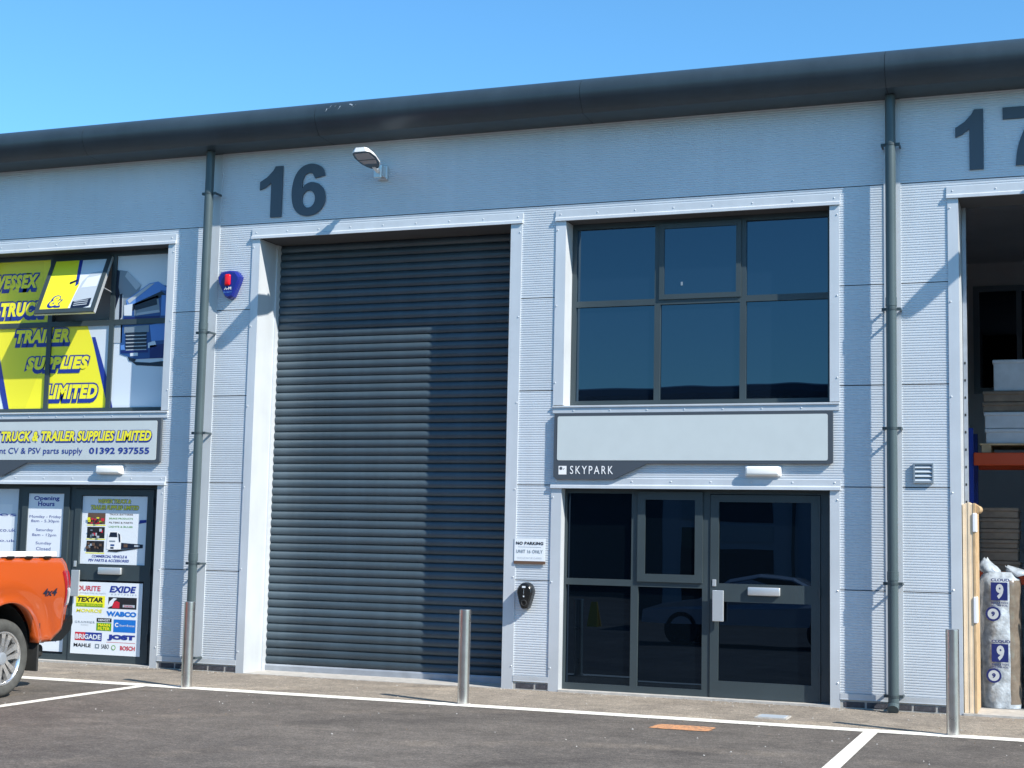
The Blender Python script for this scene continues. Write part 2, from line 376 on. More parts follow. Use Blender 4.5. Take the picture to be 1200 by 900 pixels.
def smooth_ring(pts, n=5):
    """Catmull-Rom through pts; a point with a third value 1 stays a corner"""
    out = []; N = len(pts)
    for i in range(N):
        p0, p1, p2, p3 = pts[(i - 1) % N], pts[i], pts[(i + 1) % N], pts[(i + 2) % N]
        c1 = len(p1) > 2; c2 = len(p2) > 2
        a = p1 if c1 else p0; b = p2 if c2 else p3
        for k in range(n):
            t = k / n; q = []
            for d in (0, 1):
                m1 = (p2[d] - a[d]) / 2 if not c1 else (p2[d] - p1[d]); m2 = (b[d] - p1[d]) / 2 if not c2 else (p2[d] - p1[d])
                q.append((2 * t ** 3 - 3 * t * t + 1) * p1[d] + (t ** 3 - 2 * t * t + t) * m1 + (-2 * t ** 3 + 3 * t * t) * p2[d] + (t ** 3 - t * t) * m2)
            out.append(tuple(q))
    return out

U = 8.13            # one unit of the terrace
# ------------------------------------------------------------------ ground
g = 500
tag(link('ground', [(-g, -g, 0), (g, -g, 0), (g, g, 0), (-g, g, 0)], [(0, 1, 2, 3)], M['asphalt'], loc=(0, 0, 0)), 'dark grey asphalt car park', kind='structure')
def flat(name, x0, x1, y0, y1, m, z=0.004, n=1):
    V = []; F = []
    for i in range(n + 1):
        x = x0 + (x1 - x0) * i / n; j = 0.006 if n > 1 else 0
        V += [(x, y0 + random.uniform(-j, j), z), (x, y1 + random.uniform(-j, j), z)]
    F = [(2 * i, 2 * i + 2, 2 * i + 3, 2 * i + 1) for i in range(n)]
    return link(name, V, F, m)
tag(flat('parking_line', -20, 8, -1.91, -1.68, M['line'], n=120), kind='structure')
for x, ww in ((-9.22, 0.125), (-1.65, 0.125), (-17.2, 0.125), (6.4, 0.125)):
    tag(flat('parking_line', x - ww / 2, x + ww / 2, -6.6, -1.915, M['line']), kind='structure')
# orange sprayed patch and the small pale cover
p = []
for k in range(26):
    a = 2 * math.pi * k / 26; ca, sa = math.cos(a), math.sin(a)
    e = 1 / max(abs(ca), abs(sa)) * 0.97 + random.uniform(-.07, .07)
    p.append((-3.21 + 0.27 * ca * e, -2.45 + 0.17 * sa * e, 0.004))
tag(link('paint_patch', p, [tuple(range(26))], M['opaint']), 'faded orange sprayed rectangle on the asphalt in front of the glazed door', 'paint mark')
cv = thing('access_cover', 'small pale rectangular cover set in the asphalt just outside the glazed door', 'access cover', (-2.64, -1.215, 0))
MB().box(-2.79, -2.49, -1.35, -1.08, 0.0, 0.012).build('frame', M['sill'], cv)
MB().box(-2.765, -2.515, -1.325, -1.105, 0.0125, 0.016).build('lid', M['lgrey'], cv)
# ------------------------------------------------------------------ the building
B = thing('industrial_building', 'silver ribbed terrace of industrial units with dark curved eaves gutter', 'building', (-5.75, 0, 0))
XL, XR = -18.0, 6.43
PIPES = [-9.77, -1.637]
# wall core behind the cladding (piers, spandrels, header)
core = MB()
def opens(k): return dict(roll=(-9.11 + k * U, -5.86 + k * U), win=(-5.2 + k * U, -2.28 + k * U))
W15, W16, R16, R17 = opens(-1)['win'], opens(0)['win'], opens(0)['roll'], opens(1)['roll']
for a, b in ((XL, W15[0] - .014), (W15[1] + .014, R16[0] - .014), (R16[1] + .014, W16[0] - .014), (W16[1] + .014, R17[0] - .014), (R17[1] + .014, XR)):
    core.box(a, b, 0.012, 0.6, 0.02, 5.225)
for a, b in (W15, W16): core.box(a - .0139, b + .0139, 0.0125, 0.59, 2.225, 3.105)
core.box(XL, XR, 0.012, 0.6, 5.226, 6.28)
core.build('wall_core', M['dark'], B)
MB().box(XL, -1.75, 0.62, 12, 0.0, 6.3).build('party_wall', M['inwall'], B)
# roof behind the gutter
MB().prism([(0.02, 6.33), (0.02, 6.45), (12.0, 7.5), (12.0, 7.38)], 'x', XL, XR).build('roof', M['gutter'], B)
# ribbed cladding panels
SEAM = [0.14, 1.19, 2.24, 3.29, 4.34, 5.39, 6.30]
PITCH = 0.0262
def ribbed(x0, x1, z0, z1):
    """micro-rib sheet: flat crowns with narrow grooves, folded round its edges"""
    z = z0; pts = [(0.012, z0), (0.0, z0)]
    k = math.floor(z0 / PITCH)
    while True:
        a = k * PITCH
        for dz, y in ((0.0, 0.0), (0.013, 0.0), (0.0165, 0.0045), (0.0225, 0.0045)):
            zz = a + dz
            if z0 + 0.002 < zz < z1 - 0.002: pts.append((y, zz))
        k += 1
        if k * PITCH > z1: break
    pts += [(0.0, z1), (0.012, z1)]
    m = MB(); n = len(pts)
    V = [(x0, p[0], p[1]) for p in pts] + [(x1, p[0], p[1]) for p in pts]
    F = [(i, n + i, n + i + 1, i + 1) for i in range(n - 1)]
    m.add(V, F).build('cladding_panel', M['clad'], B)
gp = 0.005
def column(x0, x1, zlo=0.14, zhi=5.39):
    for a, b in zip(SEAM[:-1], SEAM[1:]):
        lo, hi = max(a, zlo), min(b, zhi)
        if hi - lo > 0.03: ribbed(x0, x1, lo + (gp if lo == a else 0), hi - (gp if hi == b else 0))
for a, b in ((XL, PIPES[0] - 0.08), (PIPES[0] + 0.08, PIPES[1] - 0.08), (PIPES[1] + 0.08, XR)): ribbed(a, b, 5.39 + gp, 6.30)
column(XL, W15[0] - .11); column(W15[1] + .10, PIPES[0] - 0.08); column(PIPES[0] + 0.08, R16[0] - .10)
column(R16[1] + .13, W16[0] - .11); column(W16[1] + .10, PIPES[1] - 0.08); column(PIPES[1] + 0.08, R17[0] - .10); column(R17[1] + .13, XR)
for a, b in ((W15[0] - .11, W15[1] + .10), (R16[0] - .10, R16[1] + .13), (W16[0] - .11, W16[1] + .10), (R17[0] - .10, R17[1] + .13)):
    ribbed(a, b, 5.30, 5.39 - gp)
for a, b in (W15, W16): ribbed(a - .11, b + .10, 2.30, 3.04)
# flashings round the openings
scr = []
def screw(x, z, y=-0.014): scr.append((x, y, z))
def head(x0, x1, z0=5.20, z1=5.325):
    m = MB()
    m.prism([(0.001, z1), (-0.012, z1 - .003), (-0.013, z0 + .045), (-0.034, z0 + .03), (-0.036, z0), (0.004, z0 + .004)], 'x', x0, x1)
    m.build('head_flashing', M['flash'], B)
    n = max(2, round((x1 - x0) / 0.46))
    for i in range(n + 1): screw(x0 + .06 + (x1 - x0 - .12) * i / n, z0 + .078)
def jamb(xo, xi, z0, z1, depth):
    """front strip from the outer edge xo to the inner edge xi and the return into the opening"""
    s = 1 if xi > xo else -1
    m = MB(); a, b = sorted((xo, xi)); m.box(a, b, -0.011, 0.0, z0, z1)
    a, b = sorted((xi - s * 0.012, xi)); m.box(a, b, 0.0005, depth, z0, z1)
    m.build('jamb_flashing', M['flash'], B)
    n = max(1, round((z1 - z0) / 0.8))
    for i in range(n): screw(xo + s * .022, z0 + .25 + i * (z1 - z0 - .35) / max(1, n - 1) if n > 1 else (z0 + z1) / 2)
def reveal_top(x0, x1, z, depth):
    MB().box(x0, x1, 0.005, depth, z, z + 0.012).build('head_lining', M['lining'], B)
for (a, b) in (R16, R17):
    head(a - .115, b + .145); jamb(a - .105, a, 0.0, 5.20, 0.5); jamb(b + .135, b, 0.0, 5.20, 0.5); reveal_top(a, b, 5.206, 0.52)
for (a, b) in (W15, W16):
    head(a - .125, b + .11); jamb(a - .118, a, 3.125, 5.20, 0.26); jamb(b + .10, b, 3.125, 5.20, 0.26); reveal_top(a, b, 5.206, 0.26)
    # sill
    m = MB(); m.prism([(0.24, 3.135), (-0.006, 3.118), (-0.028, 3.112), (-0.028, 3.098), (-0.013, 3.09), (-0.013, 3.035), (0.0, 3.03), (0.0, 3.10), (0.24, 3.12)], 'x', a - .118, b + .10)
    m.build('sill_flashing', M['flash'], B)
    for i in range(7): screw(a + (b - a) * (i + .3) / 7, 3.062)
    head(a - .125, b + .11, 2.205, 2.315); jamb(a - .118, a, 0.0, 2.205, 0.14); jamb(b + .10, b, 0.0, 2.205, 0.14); reveal_top(a, b, 2.2095, 0.14)
# joint cover strips behind the downpipes
for px in PIPES:
    MB().box(px - .085, px + .085, -0.008, 0.002, 0.14, 6.29).build('joint_cover', M['flash'], B)
# base flashing and brick plinth
brick_me = None
def brick_mesh():
    m = MB().rbox(-.1045, .1045, -.006, .0, -.027, .029, 0.004, 1)
    me = bpy.data.meshes.new('brick'); me.from_pydata(m.V, [], m.F); me.materials.append(M['brick']); return me
brick_me = brick_mesh()
PL = [(XL, W15[0] - .119), (W15[1] + .101, R16[0] - .106), (R16[1] + .136, W16[0] - .119), (W16[1] + .101, R17[0] - .106), (R17[1] + .136, XR)]
for a, b in PL:
    PLN = MB().box(a, b, -.002, 0.011, -0.05, 0.1).build('plinth', M['mortar'], B)
    MB().prism([(0.0, 0.15), (-0.014, 0.148), (-0.014, 0.10), (-0.016, 0.094), (-0.016, 0.088), (0.0, 0.090)], 'x', a, b).build('base_flashing', M['flash'], B)
    x = a + 0.03
    if b < -14 or a > 1: continue
    while x < b - 0.08:
        o = piece('brick', brick_me, PLN, (x + .1075 if x + .215 < b else (x + b) / 2, -.001, 0.041), (random.uniform(-.03, .03), 0, random.uniform(-.01, .01)))
        if x + .215 >= b: o.scale.x = (b - x - 0.01) / .215
        x += .231
# gutter sections: a bullnose profile, joints every 3.25 m
prof = [(-0.01, 6.295), (-0.392, 6.303), (-0.43, 6.335), (-0.468, 6.375), (-0.500, 6.42), (-0.524, 6.472), (-0.532, 6.525), (-0.522, 6.575), (-0.495, 6.62), (-0.45, 6.66), (-0.39, 6.692), (-0.30, 6.722), (-0.17, 6.742), (0.05, 6.75), (0.05, 6.295)]
x = -4.9 + 3.25 * -4; i = 0
while x < XR:
    m = MB().prism(prof, 'x', x + .0025, min(x + 3.2475, XR))
    m.build('gutter_section', M['gutter'], B, auto=True)
    m = MB().prism([(p[0] * .992 + .002, (p[1] - 6.5) * .992 + 6.5) for p in prof], 'x', x - .03, x + .03)
    m.build('gutter_joint', M['dark'], B)
    x += 3.25
# white scuffs on the gutter
sc = MB()
for (px, py, dx, dy) in ((389, 131, 2.5, -6), (396, 127, 3, -2.5), (401, 131, 1.5, -4.5), (413, 124, 4, 2), (418, 128, 3, -3), (386, 134, 1.5, -4)):
    q = []
    for k in range(5):
        t = k / 4; x_, z_ = fac(px + dx * t + math.sin(t * 3) * .7, py + dy * t, -0.42)
        # lift onto the curved face
        yy = -0.42; best = None
        for a_, b_ in zip(prof[6:12], prof[7:13]):
            if min(a_[1], b_[1]) <= z_ <= max(a_[1], b_[1]): s_ = (z_ - a_[1]) / (b_[1] - a_[1]); yy = a_[0] + s_ * (b_[0] - a_[0])
        q.append((x_, yy - .003, z_))
    V = []
    for v in q: V += [(v[0] - .006, v[1], v[2] - .004), (v[0] + .006, v[1], v[2] + .004)]
    sc.add(V, [(2 * j, 2 * j + 1, 2 * j + 3, 2 * j + 2) for j in range(4)])
sc.build('scuff_marks', M['lgrey'], B)
# downpipes
for px in PIPES:
    m = MB(); m.cyl((px, -0.15, 0.06), (px, -0.15, 6.29), 0.053, 28, cap=False)
    dp = m.build('downpipe', M['pipe'], B, auto=True)
    for z in (5.77, 4.05, 2.83, 1.27, 0.16):
        b = MB(); b.cyl((px, -0.15, z - .012), (px, -0.15, z + .012), 0.058, 24)
        for s in (-1, 1):
            b.box(px + .056 if s > 0 else px - .095, px + .095 if s > 0 else px - .056, -0.162, -0.138, z - .015, z + .015)
            b.box(*( (px + .080, px + .095) if s > 0 else (px - .095, px - .080)), -0.1345, -0.012, z - .012, z + .012)
        b.build('pipe_bracket', M['anth'], dp)
        if z in (4.05, 1.27): MB().lathe([(0, .0535), (0.001, .058), (.09, .058), (.091, .0535)], (px, -.15, z + .03), (0, 0, 1), 24).build('pipe_socket', M['pipe'], dp)
    MB().cyl((px, -.15, .07), (px + .0, -.21, 0.03), 0.056, 20).build('pipe_shoe', M['pipe'], dp)
# screw caps: too small to tell apart
sm = MB()
for x, y, z in scr: sm.lathe([(0, .009), (.005, .008), (.008, .004), (.009, 0.0005)], (x, y + .003, z), (0, -1, 0), 7)
tag(sm.build('screw_caps', M['screw'], B), kind='stuff')

# ------------------------------------------------------------------ roller shutter of unit 16
a, b = R16
SH = MB().box(a, a + .015, 0.40, 0.5, 0.0, 5.2).build('roller_shutter', M['flash'], B)
MB().box(b - .015, b, 0.40, 0.5, 0.0, 5.2).build('guide_rail', M['flash'], SH)
sp = 0.0967
pr = [(-.026 * math.sin(math.pi * (t / 12)) ** .6 if 0 < t < 12 else 0.0, sp * .97 * t / 12) for t in range(13)] + [(0.010, sp), (0.010, 0.0)]
sm_ = MB().prism([(p[0], p[1]) for p in pr], 'x', a + .017 - (a + b) / 2, b - .017 - (a + b) / 2)
slme = bpy.data.meshes.new('slat'); slme.from_pydata(sm_.V, [], sm_.F); slme.materials.append(M['slat'])
for p_ in slme.polygons: p_.use_smooth = True
slme.set_sharp_from_angle(angle=R(40))
for i in range(53):
    z = 0.085 + i * sp
    piece('slat', slme, SH, ((a + b) / 2, 0.5 + random.uniform(-.0015, .0015), z), (random.uniform(-.012, .012), 0, 0))
MB().prism([(.47, 0.0), (.47, .065), (.485, .083), (.51, .083), (.51, 0.0)], 'x', a + .017, b - .017).build('bottom_bar', M['galv'], SH)
MB().box(a, b, -0.03, 0.47, 0.0, 0.006).build('threshold', M['sill'], B)

# ------------------------------------------------------------------ windows and glazed screens
def bars(name, vs, hs, y0, y1, parent, m=None, extra=None):
    """vs: (x0,x1,z0,z1) uprights; hs: horizontals"""
    k = MB()
    for q in vs + hs: k.box(q[0], q[1], y0, y1, q[2], q[3])
    return k.build(name, m or M['anth'], parent)
def pane(x0, x1, z0, z1, y, parent, m=None, tilt=0.0, lip=0.0):
    t = math.tan(tilt) * (z1 - z0) / 2
    V = [(x0, y + t, z0), (x1, y + t, z0), (x1, y - t, z1), (x0, y - t, z1), (x0, y + t + .02, z0), (x1, y + t + .02, z0), (x1, y - t + .02, z1), (x0, y - t + .02, z1)]
    return MB().add(V, [(0, 1, 2, 3), (5, 4, 7, 6), (4, 0, 3, 7), (1, 5, 6, 2), (3, 2, 6, 7), (4, 5, 1, 0)]).build('glass_pane', m or M['glass'], parent)
def ring(k, x0, x1, z0, z1, w_, y0, y1):
    k.box(x0, x0 + w_, y0, y1, z0, z1); k.box(x1 - w_, x1, y0, y1, z0, z1)
    k.box(x0 + w_, x1 - w_, y0, y1, z0, z0 + w_); k.box(x0 + w_, x1 - w_, y0, y1, z1 - w_, z1)
def window(a, b, open_middle):
    y = 0.235; z0, z1 = 3.136, 5.204; zt = 4.285; m1, m2 = a + 1.0, a + 1.955; h = .034
    f = MB()
    for x0, x1 in ((a + .001, a + .055), (m1 - h, m1 + h), (m2 - h, m2 + h), (b - .055, b - .001)): f.box(x0, x1, y, y + .07, z0, z1)
    for x0, x1 in ((a + .055, m1 - h), (m1 + h, m2 - h), (m2 + h, b - .055)):
        f.box(x0, x1, y, y + .07, z0, z0 + .055); f.box(x0, x1, y, y + .07, zt - h, zt + h); f.box(x0, x1, y, y + .07, z1 - .06, z1)
    W = f.build('window_frame', M['anth'], B)
    for i, (x0, x1) in enumerate(((a + .055, m1 - h), (m1 + h, m2 - h), (m2 + h, b - .055))):
        pane(x0, x1, z0 + .055, zt - h, y + .03, W, tilt=R(random.uniform(-.05, .05)))
        if i != 1: pane(x0, x1, zt + h, z1 - .06, y + .03, W, tilt=R(random.uniform(-.05, .05)))
    x0, x1 = m1 + h, m2 - h
    if not open_middle:
        k = MB(); ring(k, x0 - .014, x1 + .014, zt + h - .014, z1 - .05, .055, y - .018, y + .0)
        k.build('casement', M['anth'], W)
        pane(x0 + .04, x1 - .04, zt + h + .04, z1 - .10, y - .002, W)
    return W, (x0, x1, zt + h, z1 - .06, y)
WN16, _ = window(*W16, False)
WN15, CW = window(*W15, True)
# a small white sticker low in the middle casement
MB().box(-3.935, -3.915, 0.224, 0.2305, 4.455, 4.495).build('sticker', M['tgrey'], WN16)

def screen(a, tilt=0.0):
    """ground floor screen: side lights, a casement and the door, all 0.12 m back"""
    y = 0.118; s = a - W16[0]
    X = lambda px, py=700: fac(px, py, y)[0] + s
    xs = dict(l0=a + .001, l1=X(662.7), m0=X(739), m1=X(747.3), n0=X(822.7), n1=X(831.7), d0=X(834), d1=X(961.5), r1=W16[1] - .001 + s)
    z0, z1 = 0.022, 2.208; zt0, zt1 = 1.155, 1.225
    f = MB()
    for x0, x1 in ((xs['l0'], xs['l1']), (xs['m0'], xs['m1']), (xs['n0'], xs['n1']), (xs['d1'] + .004, xs['r1'])): f.box(x0, x1, y, y + .08, z0, z1)
    for x0, x1 in ((xs['l1'], xs['m0']), (xs['m1'], xs['n0'])):
        f.box(x0, x1, y, y + .08, z0, z0 + .07); f.box(x0, x1, y, y + .08, zt0, zt1); f.box(x0, x1, y, y + .08, z1 - .05, z1)
    f.box(xs['n1'], xs['d1'] + .004, y, y + .08, z1 - .05, z1)
    S = f.build('glazed_screen', M['anth'], B)
    G = M['glassd']
    pane(xs['l1'], xs['m0'], z0 + .07, zt0, y + .035, S, G); pane(xs['l1'], xs['m0'], zt1, z1 - .05, y + .035, S, G)
    pane(xs['m1'], xs['n0'], z0 + .07, zt0, y + .035, S, G, tilt=tilt)
    k = MB(); ring(k, xs['m1'] - .006, xs['n0'] + .006, zt1 - .015, z1 - .03, .085, y - .022, y - .002); k.build('casement', M['anth'], S)
    pane(xs['m1'] + .078, xs['n0'] - .078, zt1 + .068, z1 - .113, y - .005, S, G)
    # door leaf
    d0, d1 = xs['n1'] + .006, xs['d1']; g0, g1 = X(842), X(950.7); top = z1 - .056
    zr0, zr1 = 1.025, 1.215
    k = MB(); yy0, yy1 = y - .012, y + .045
    k.box(d0, g0, yy0, yy1, z0 + .004, top); k.box(g1, d1, yy0, yy1, z0 + .004, top)
    k.box(g0, g1, yy0, yy1, z0 + .004, z0 + .175); k.box(g0, g1, yy0, yy1, zr0, zr1); k.box(g0, g1, yy0, yy1, top - .075, top)
    D = k.build('entrance_door', M['anth'], B)
    pane(g0, g1, z0 + .175, zr0, y + .02, D, G, tilt=tilt); pane(g0, g1, zr1, top - .075, y + .02, D, G, tilt=tilt)
    x0, z_0 = fac(876.5, 700, y - .02); x1, z_1 = fac(914.5, 689, y - .02)
    MB().rbox(x0 + s, x1 + s, y - .05, y - .0121, z_0 + .02, z_1 + .0, .012, 3).build('letter_plate', M['alu'], D, auto=True)
    x0, z_0 = fac(834.5, 728, y - .07); x1, z_1 = fac(848, 692, y - .07)
    h_ = MB().rbox(x0 + s, x1 + s, y - .075, y - .055, z_0, z_1, .006, 2)
    h_.cyl(((x0 + x1) / 2 + s, y - .055, z_1 - .05), ((x0 + x1) / 2 + s, y - .012, z_1 - .05), .012, 10); h_.cyl(((x0 + x1) / 2 + s, y - .055, z_0 + .05), ((x0 + x1) / 2 + s, y - .012, z_0 + .05), .012, 10)
    h_.build('pull_handle', M['alu'], D)
    x0, z_0 = fac(833.5, 687, y - .02); x1, z_1 = fac(838, 679, y - .02)
    MB().rbox(x0 + s + .01, x1 + s + .01, y - .02, y - .0121, z_0, z_1, .003, 1).build('lock_cylinder', M['alu'], D)
    for zz in (.3, 1.1, 1.95): MB().cyl((d1 - .004, y - .026, zz), (d1 - .004, y - .026, zz + .1), .009, 8).build('hinge', M['anth'], D)
    MB().box(a, xs['r1'], -0.02, y + .05, 0.0, 0.0215).build('threshold', M['sill'], B)
    return xs, s
screen(W16[0], R(-0.62)); xs15, s15 = screen(W15[0])

# ------------------------------------------------------------------ numbers over the doors
one = [(.43, 0), (.43, 1), (.29, 1), (.25, .92), (.14, .80), (0, .71), (0, .55), (.10, .59), (.215, .68), (.215, 0)]
six = [smooth_ring([(.72, .755, 1), (.66, .90), (.54, .975), (.38, 1.0), (.20, .94), (.06, .77), (0, .48), (.04, .21), (.17, .05), (.37, 0), (.57, .05), (.70, .18), (.735, .33), (.70, .48), (.59, .60), (.44, .645), (.31, .615), (.225, .54, 1), (.235, .69), (.29, .79), (.38, .825), (.45, .80), (.50, .715, 1)]),
       [(.375 + .140 * math.cos(2 * math.pi * k / 28), .325 + .165 * math.sin(2 * math.pi * k / 28)) for k in range(28)]]
seven = [smooth_ring([(0, 1, 1), (.72, 1, 1), (.72, .86, 1), (.56, .64), (.46, .38), (.40, 0, 1), (.205, 0, 1), (.24, .28), (.33, .55), (.47, .80, 1), (0, .80, 1)], 4)]
def digit(rings, x0, z0, hgt, sx, nm, label, grp):
    V, F = outline_solid([[(q[0] * sx * hgt, q[1] * hgt) for q in r] for r in rings], 0.018)
    W = [(x0 + v.x, -0.011 - v.z, z0 + v.y) for v in V]
    return tag(link(nm, W, F, M['num']), label, 'number', grp)
digit([one], -9.14, 5.455, .63, 1.14, 'digit_one', 'dark grey figure 1 of the number 16 above the closed roller shutter', 'unit number figures')
digit(six, -8.70, 5.445, .64, .97, 'digit_six', 'dark grey figure 6 on the fascia above the closed roller shutter', 'unit number figures')
digit([one], -1.0, 5.485, .63, 1.02, 'digit_one', 'dark grey figure 1 of the number 17 above the open doorway', 'unit number figures')
digit(seven, -.535, 5.50, .61, .95, 'digit_seven', 'dark grey figure 7 cut by the right edge above the open doorway', 'unit number figures')

# ------------------------------------------------------------------ floodlights, bulkhead lamps, alarm, vent, charger
def flood(x, z, label):
    t = thing('floodlight', label, 'floodlight', (x, 0, z), 'floodlights on the fascia')
    m = MB().rbox(x - .05, x + .07, -.05, 0, z - .085, z + .085, .008, 2); m.box(x - .03, x + .05, -.13, -.05, z - .06, z + .06)
    m.build('wall_box', M['alu'], t)
    MB().rbox(x - .055, x + .045, -.16, -.13, z - .085, z + .07, .006, 1).build('bracket_plate', M['alu'], t)
    sw = lambda y_: x + (-y_ - .15) * .21            # the head is turned a little to the right
    MB().cyl((x, -.15, z), (sw(-.36), -.36, z + .012), .032, 16).build('arm', M['white'], t)
    ys = [-.30, -.38, -.52, -.76, -.93, -.98]; wd = [.045, .085, .125, .14, .115, .07]; V = []
    zc_ = lambda y_: z + .012 - (y_ + .30) * .02
    for y_, w_ in zip(ys, wd):
        zc = zc_(y_); X0 = sw(y_)
        V += [(X0 - w_, y_, zc - .012), (X0 - w_ * .75, y_, zc + .024), (X0 + w_ * .75, y_, zc + .024), (X0 + w_, y_, zc - .012), (X0 + w_ * .97, y_, zc - .024), (X0 - w_ * .97, y_, zc - .024)]
    F = [(0, 1, 2, 3, 4, 5), tuple(range(35, 29, -1))]
    for j in range(5):
        for i in range(6): F.append((j * 6 + i, (j + 1) * 6 + i, (j + 1) * 6 + (i + 1) % 6, j * 6 + (i + 1) % 6))
    link('lamp_head', V, F, M['white'], t)
    k = MB()
    def under(y0, y1, w0, w1, mm, dz):
        za, zb = zc_(y0) - .024 - dz, zc_(y1) - .024 - dz
        k.add([(sw(y0) - w0, y0, za), (sw(y0) + w0, y0, za), (sw(y1) + w1, y1, zb), (sw(y1) - w1, y1, zb)], [(0, 1, 2, 3)], mm)
    for (y0, w0), (y1, w1) in zip(list(zip(ys, wd))[:-1], list(zip(ys, wd))[1:]): under(y0, y1, w0 * .95, w1 * .95, 0, .002)
    under(-.68, -.925, .11, .09, 1, .004); under(-.50, -.65, .085, .105, 1, .004)
    k.build('lens_panel', None, t, mats=[M['black'], M['lens']])
    MB().cyl((sw(-.46), -.46, z + .03), (sw(-.46), -.46, z + .11), .032, 12).build('photocell', M['black'], t)
flood(-7.49, 5.90, 'slim white streetlamp style floodlight sticking out from the fascia right of the number 16')
flood(-7.49 + U, 6.02, 'white floodlight on the fascia beyond the number 17')
def bulkhead(x0, x1, z0, z1, label):
    t = thing('bulkhead_lamp', label, 'lamp', ((x0 + x1) / 2, 0, z0), 'bulkhead lamps over the entrances')
    MB().rbox(x0, x1, -.035, 0, z0, z1, .01, 2).build('base', M['white'], t, auto=True)
    MB().rbox(x0 + .012, x1 - .012, -.085, -.034, z0 + .008, z1 - .008, .022, 4).build('diffuser', M['bulk'], t, auto=True)
bulkhead(-3.16, -2.78, 2.345, 2.455, 'white bulkhead lamp under the blank sign board, above the closed glazed door')
bulkhead(-3.16 - U, -2.78 - U, 2.335, 2.445, 'white bulkhead lamp below the yellow lettered sign at the left')
al = thing('alarm_box', 'blue and red alarm box beside the roller shutter', 'alarm box', (-9.44, 0, 4.46))
ar = smooth_ring([(-9.645, 4.735, 1), (-9.60, 4.80, 1), (-9.48, 4.815), (-9.38, 4.80, 1), (-9.325, 4.735, 1), (-9.345, 4.66), (-9.42, 4.49, 1), (-9.47, 4.465), (-9.53, 4.49, 1), (-9.625, 4.66)], 2)
k = MB(); n = len(ar); c_ = (-9.485, 4.66)
V = [(p[0], 0, p[1]) for p in ar] + [(p[0], -.07, p[1]) for p in ar] + [(c_[0] + (p[0] - c_[0]) * .84, -.095, c_[1] + (p[1] - c_[1]) * .87) for p in ar]
k.add(V, [(i, (i + 1) % n, n + (i + 1) % n, n + i) for i in range(n)] + [(n + i, n + (i + 1) % n, 2 * n + (i + 1) % n, 2 * n + i) for i in range(n)] + [tuple(range(2 * n, 3 * n))])
k.build('cover', M['alarm'], al)
MB().rbox(-9.525, -9.445, -.125, -.09, 4.625, 4.765, .02, 3).build('red_lens', M['alred'], al, auto=True)
P_ = Print((0, -.0965, 0)); P_.text('A-M', -9.535, 4.575, -9.435, 4.61, M['white'], bold=.03); P_.text('SECURITY', -9.545, 4.535, -9.425, 4.553, M['tblue2'], bold=.01); P_.build('lettering', al)
vt = thing('vent_grille', 'small grey louvred vent right of the right downpipe', 'vent', (-1.335, 0, 2.29))
k = MB(); ring(k, -1.44, -1.245, 2.285, 2.485, .014, -.035, 0); k.build('frame', M['tgrey'], vt)
for i in range(4):
    z = 2.30 + i * .044
    MB().prism([(-.03, z), (-.034, z + .004), (-.006, z + .044), (-.002, z + .04)], 'x', -1.425, -1.26).build('louvre', M['lgrey'], vt)
np_ = thing('no_parking_sign', 'white no parking notice with dark foot band between shutter and glazed screen', 'sign', (-5.555, 0, 1.37))
MB().box(-5.735, -5.375, -.018, -.012, 1.40, 1.648).build('plate', M['poster'], np_)
MB().box(-5.738, -5.372, -.024, -.012, 1.368, 1.399).build('foot_band', M['brown'], np_)
P_ = Print((0, -.0185, 0)); P_.text('NO PARKING', -5.715, 1.578, -5.395, 1.612, M['ink'], bold=.035, spacing=1.1)
P_.text('UNIT 16 ONLY', -5.71, 1.487, -5.40, 1.525, M['tgrey'], bold=.012, spacing=1.1); P_.text('VEHICLES MAY BE CLAMPED', -5.70, 1.425, -5.41, 1.443, M['lgrey'], bold=.0)
P_.rect(-5.69, 1.552, -5.42, 1.557, M['lgrey']); P_.build('lettering', np_)
ev = thing('wall_charger', 'black shield shaped electric car charger on the pier left of the glazed screen', 'charger', (-5.585, 0, .86))
er = smooth_ring([(-5.67, 1.08), (-5.645, 1.135), (-5.60, 1.165), (-5.55, 1.165), (-5.505, 1.135), (-5.485, 1.08), (-5.49, 1.03), (-5.53, .90), (-5.555, .875), (-5.60, .875), (-5.625, .90), (-5.665, 1.03)], 3)
n = len(er); c_ = (-5.578, 1.03); k = MB()
V = []
for sc_, y_ in ((1, -.012), (1, -.07), (.93, -.10), (.78, -.115)): V += [(c_[0] + (p[0] - c_[0]) * sc_, y_, c_[1] + (p[1] - c_[1]) * sc_) for p in er]
k.add(V, [(j * n + i, j * n + (i + 1) % n, (j + 1) * n + (i + 1) % n, (j + 1) * n + i) for j in range(3) for i in range(n)] + [tuple(range(3 * n, 4 * n))])
k.build('housing', M['black'], ev, auto=True)
MB().lathe([(0, .036), (.012, .036), (.014, .028), (.002, .024), (.002, 0.001)], (-5.575, -.112, .945), (0, -1, 0), 24).build('socket', M['rubber'], ev)
P_ = Print((0, -.1165, 0)); P_.rect(-5.60, 1.108, -5.56, 1.128, M['poster']); P_.rect(-5.587, 1.008, -5.572, 1.024, M['poster'])
for i in range(4): P_.rect(-5.583, 1.04 + i * .014, -5.577, 1.046 + i * .014, M['lgrey'])
P_.build('markings', ev)
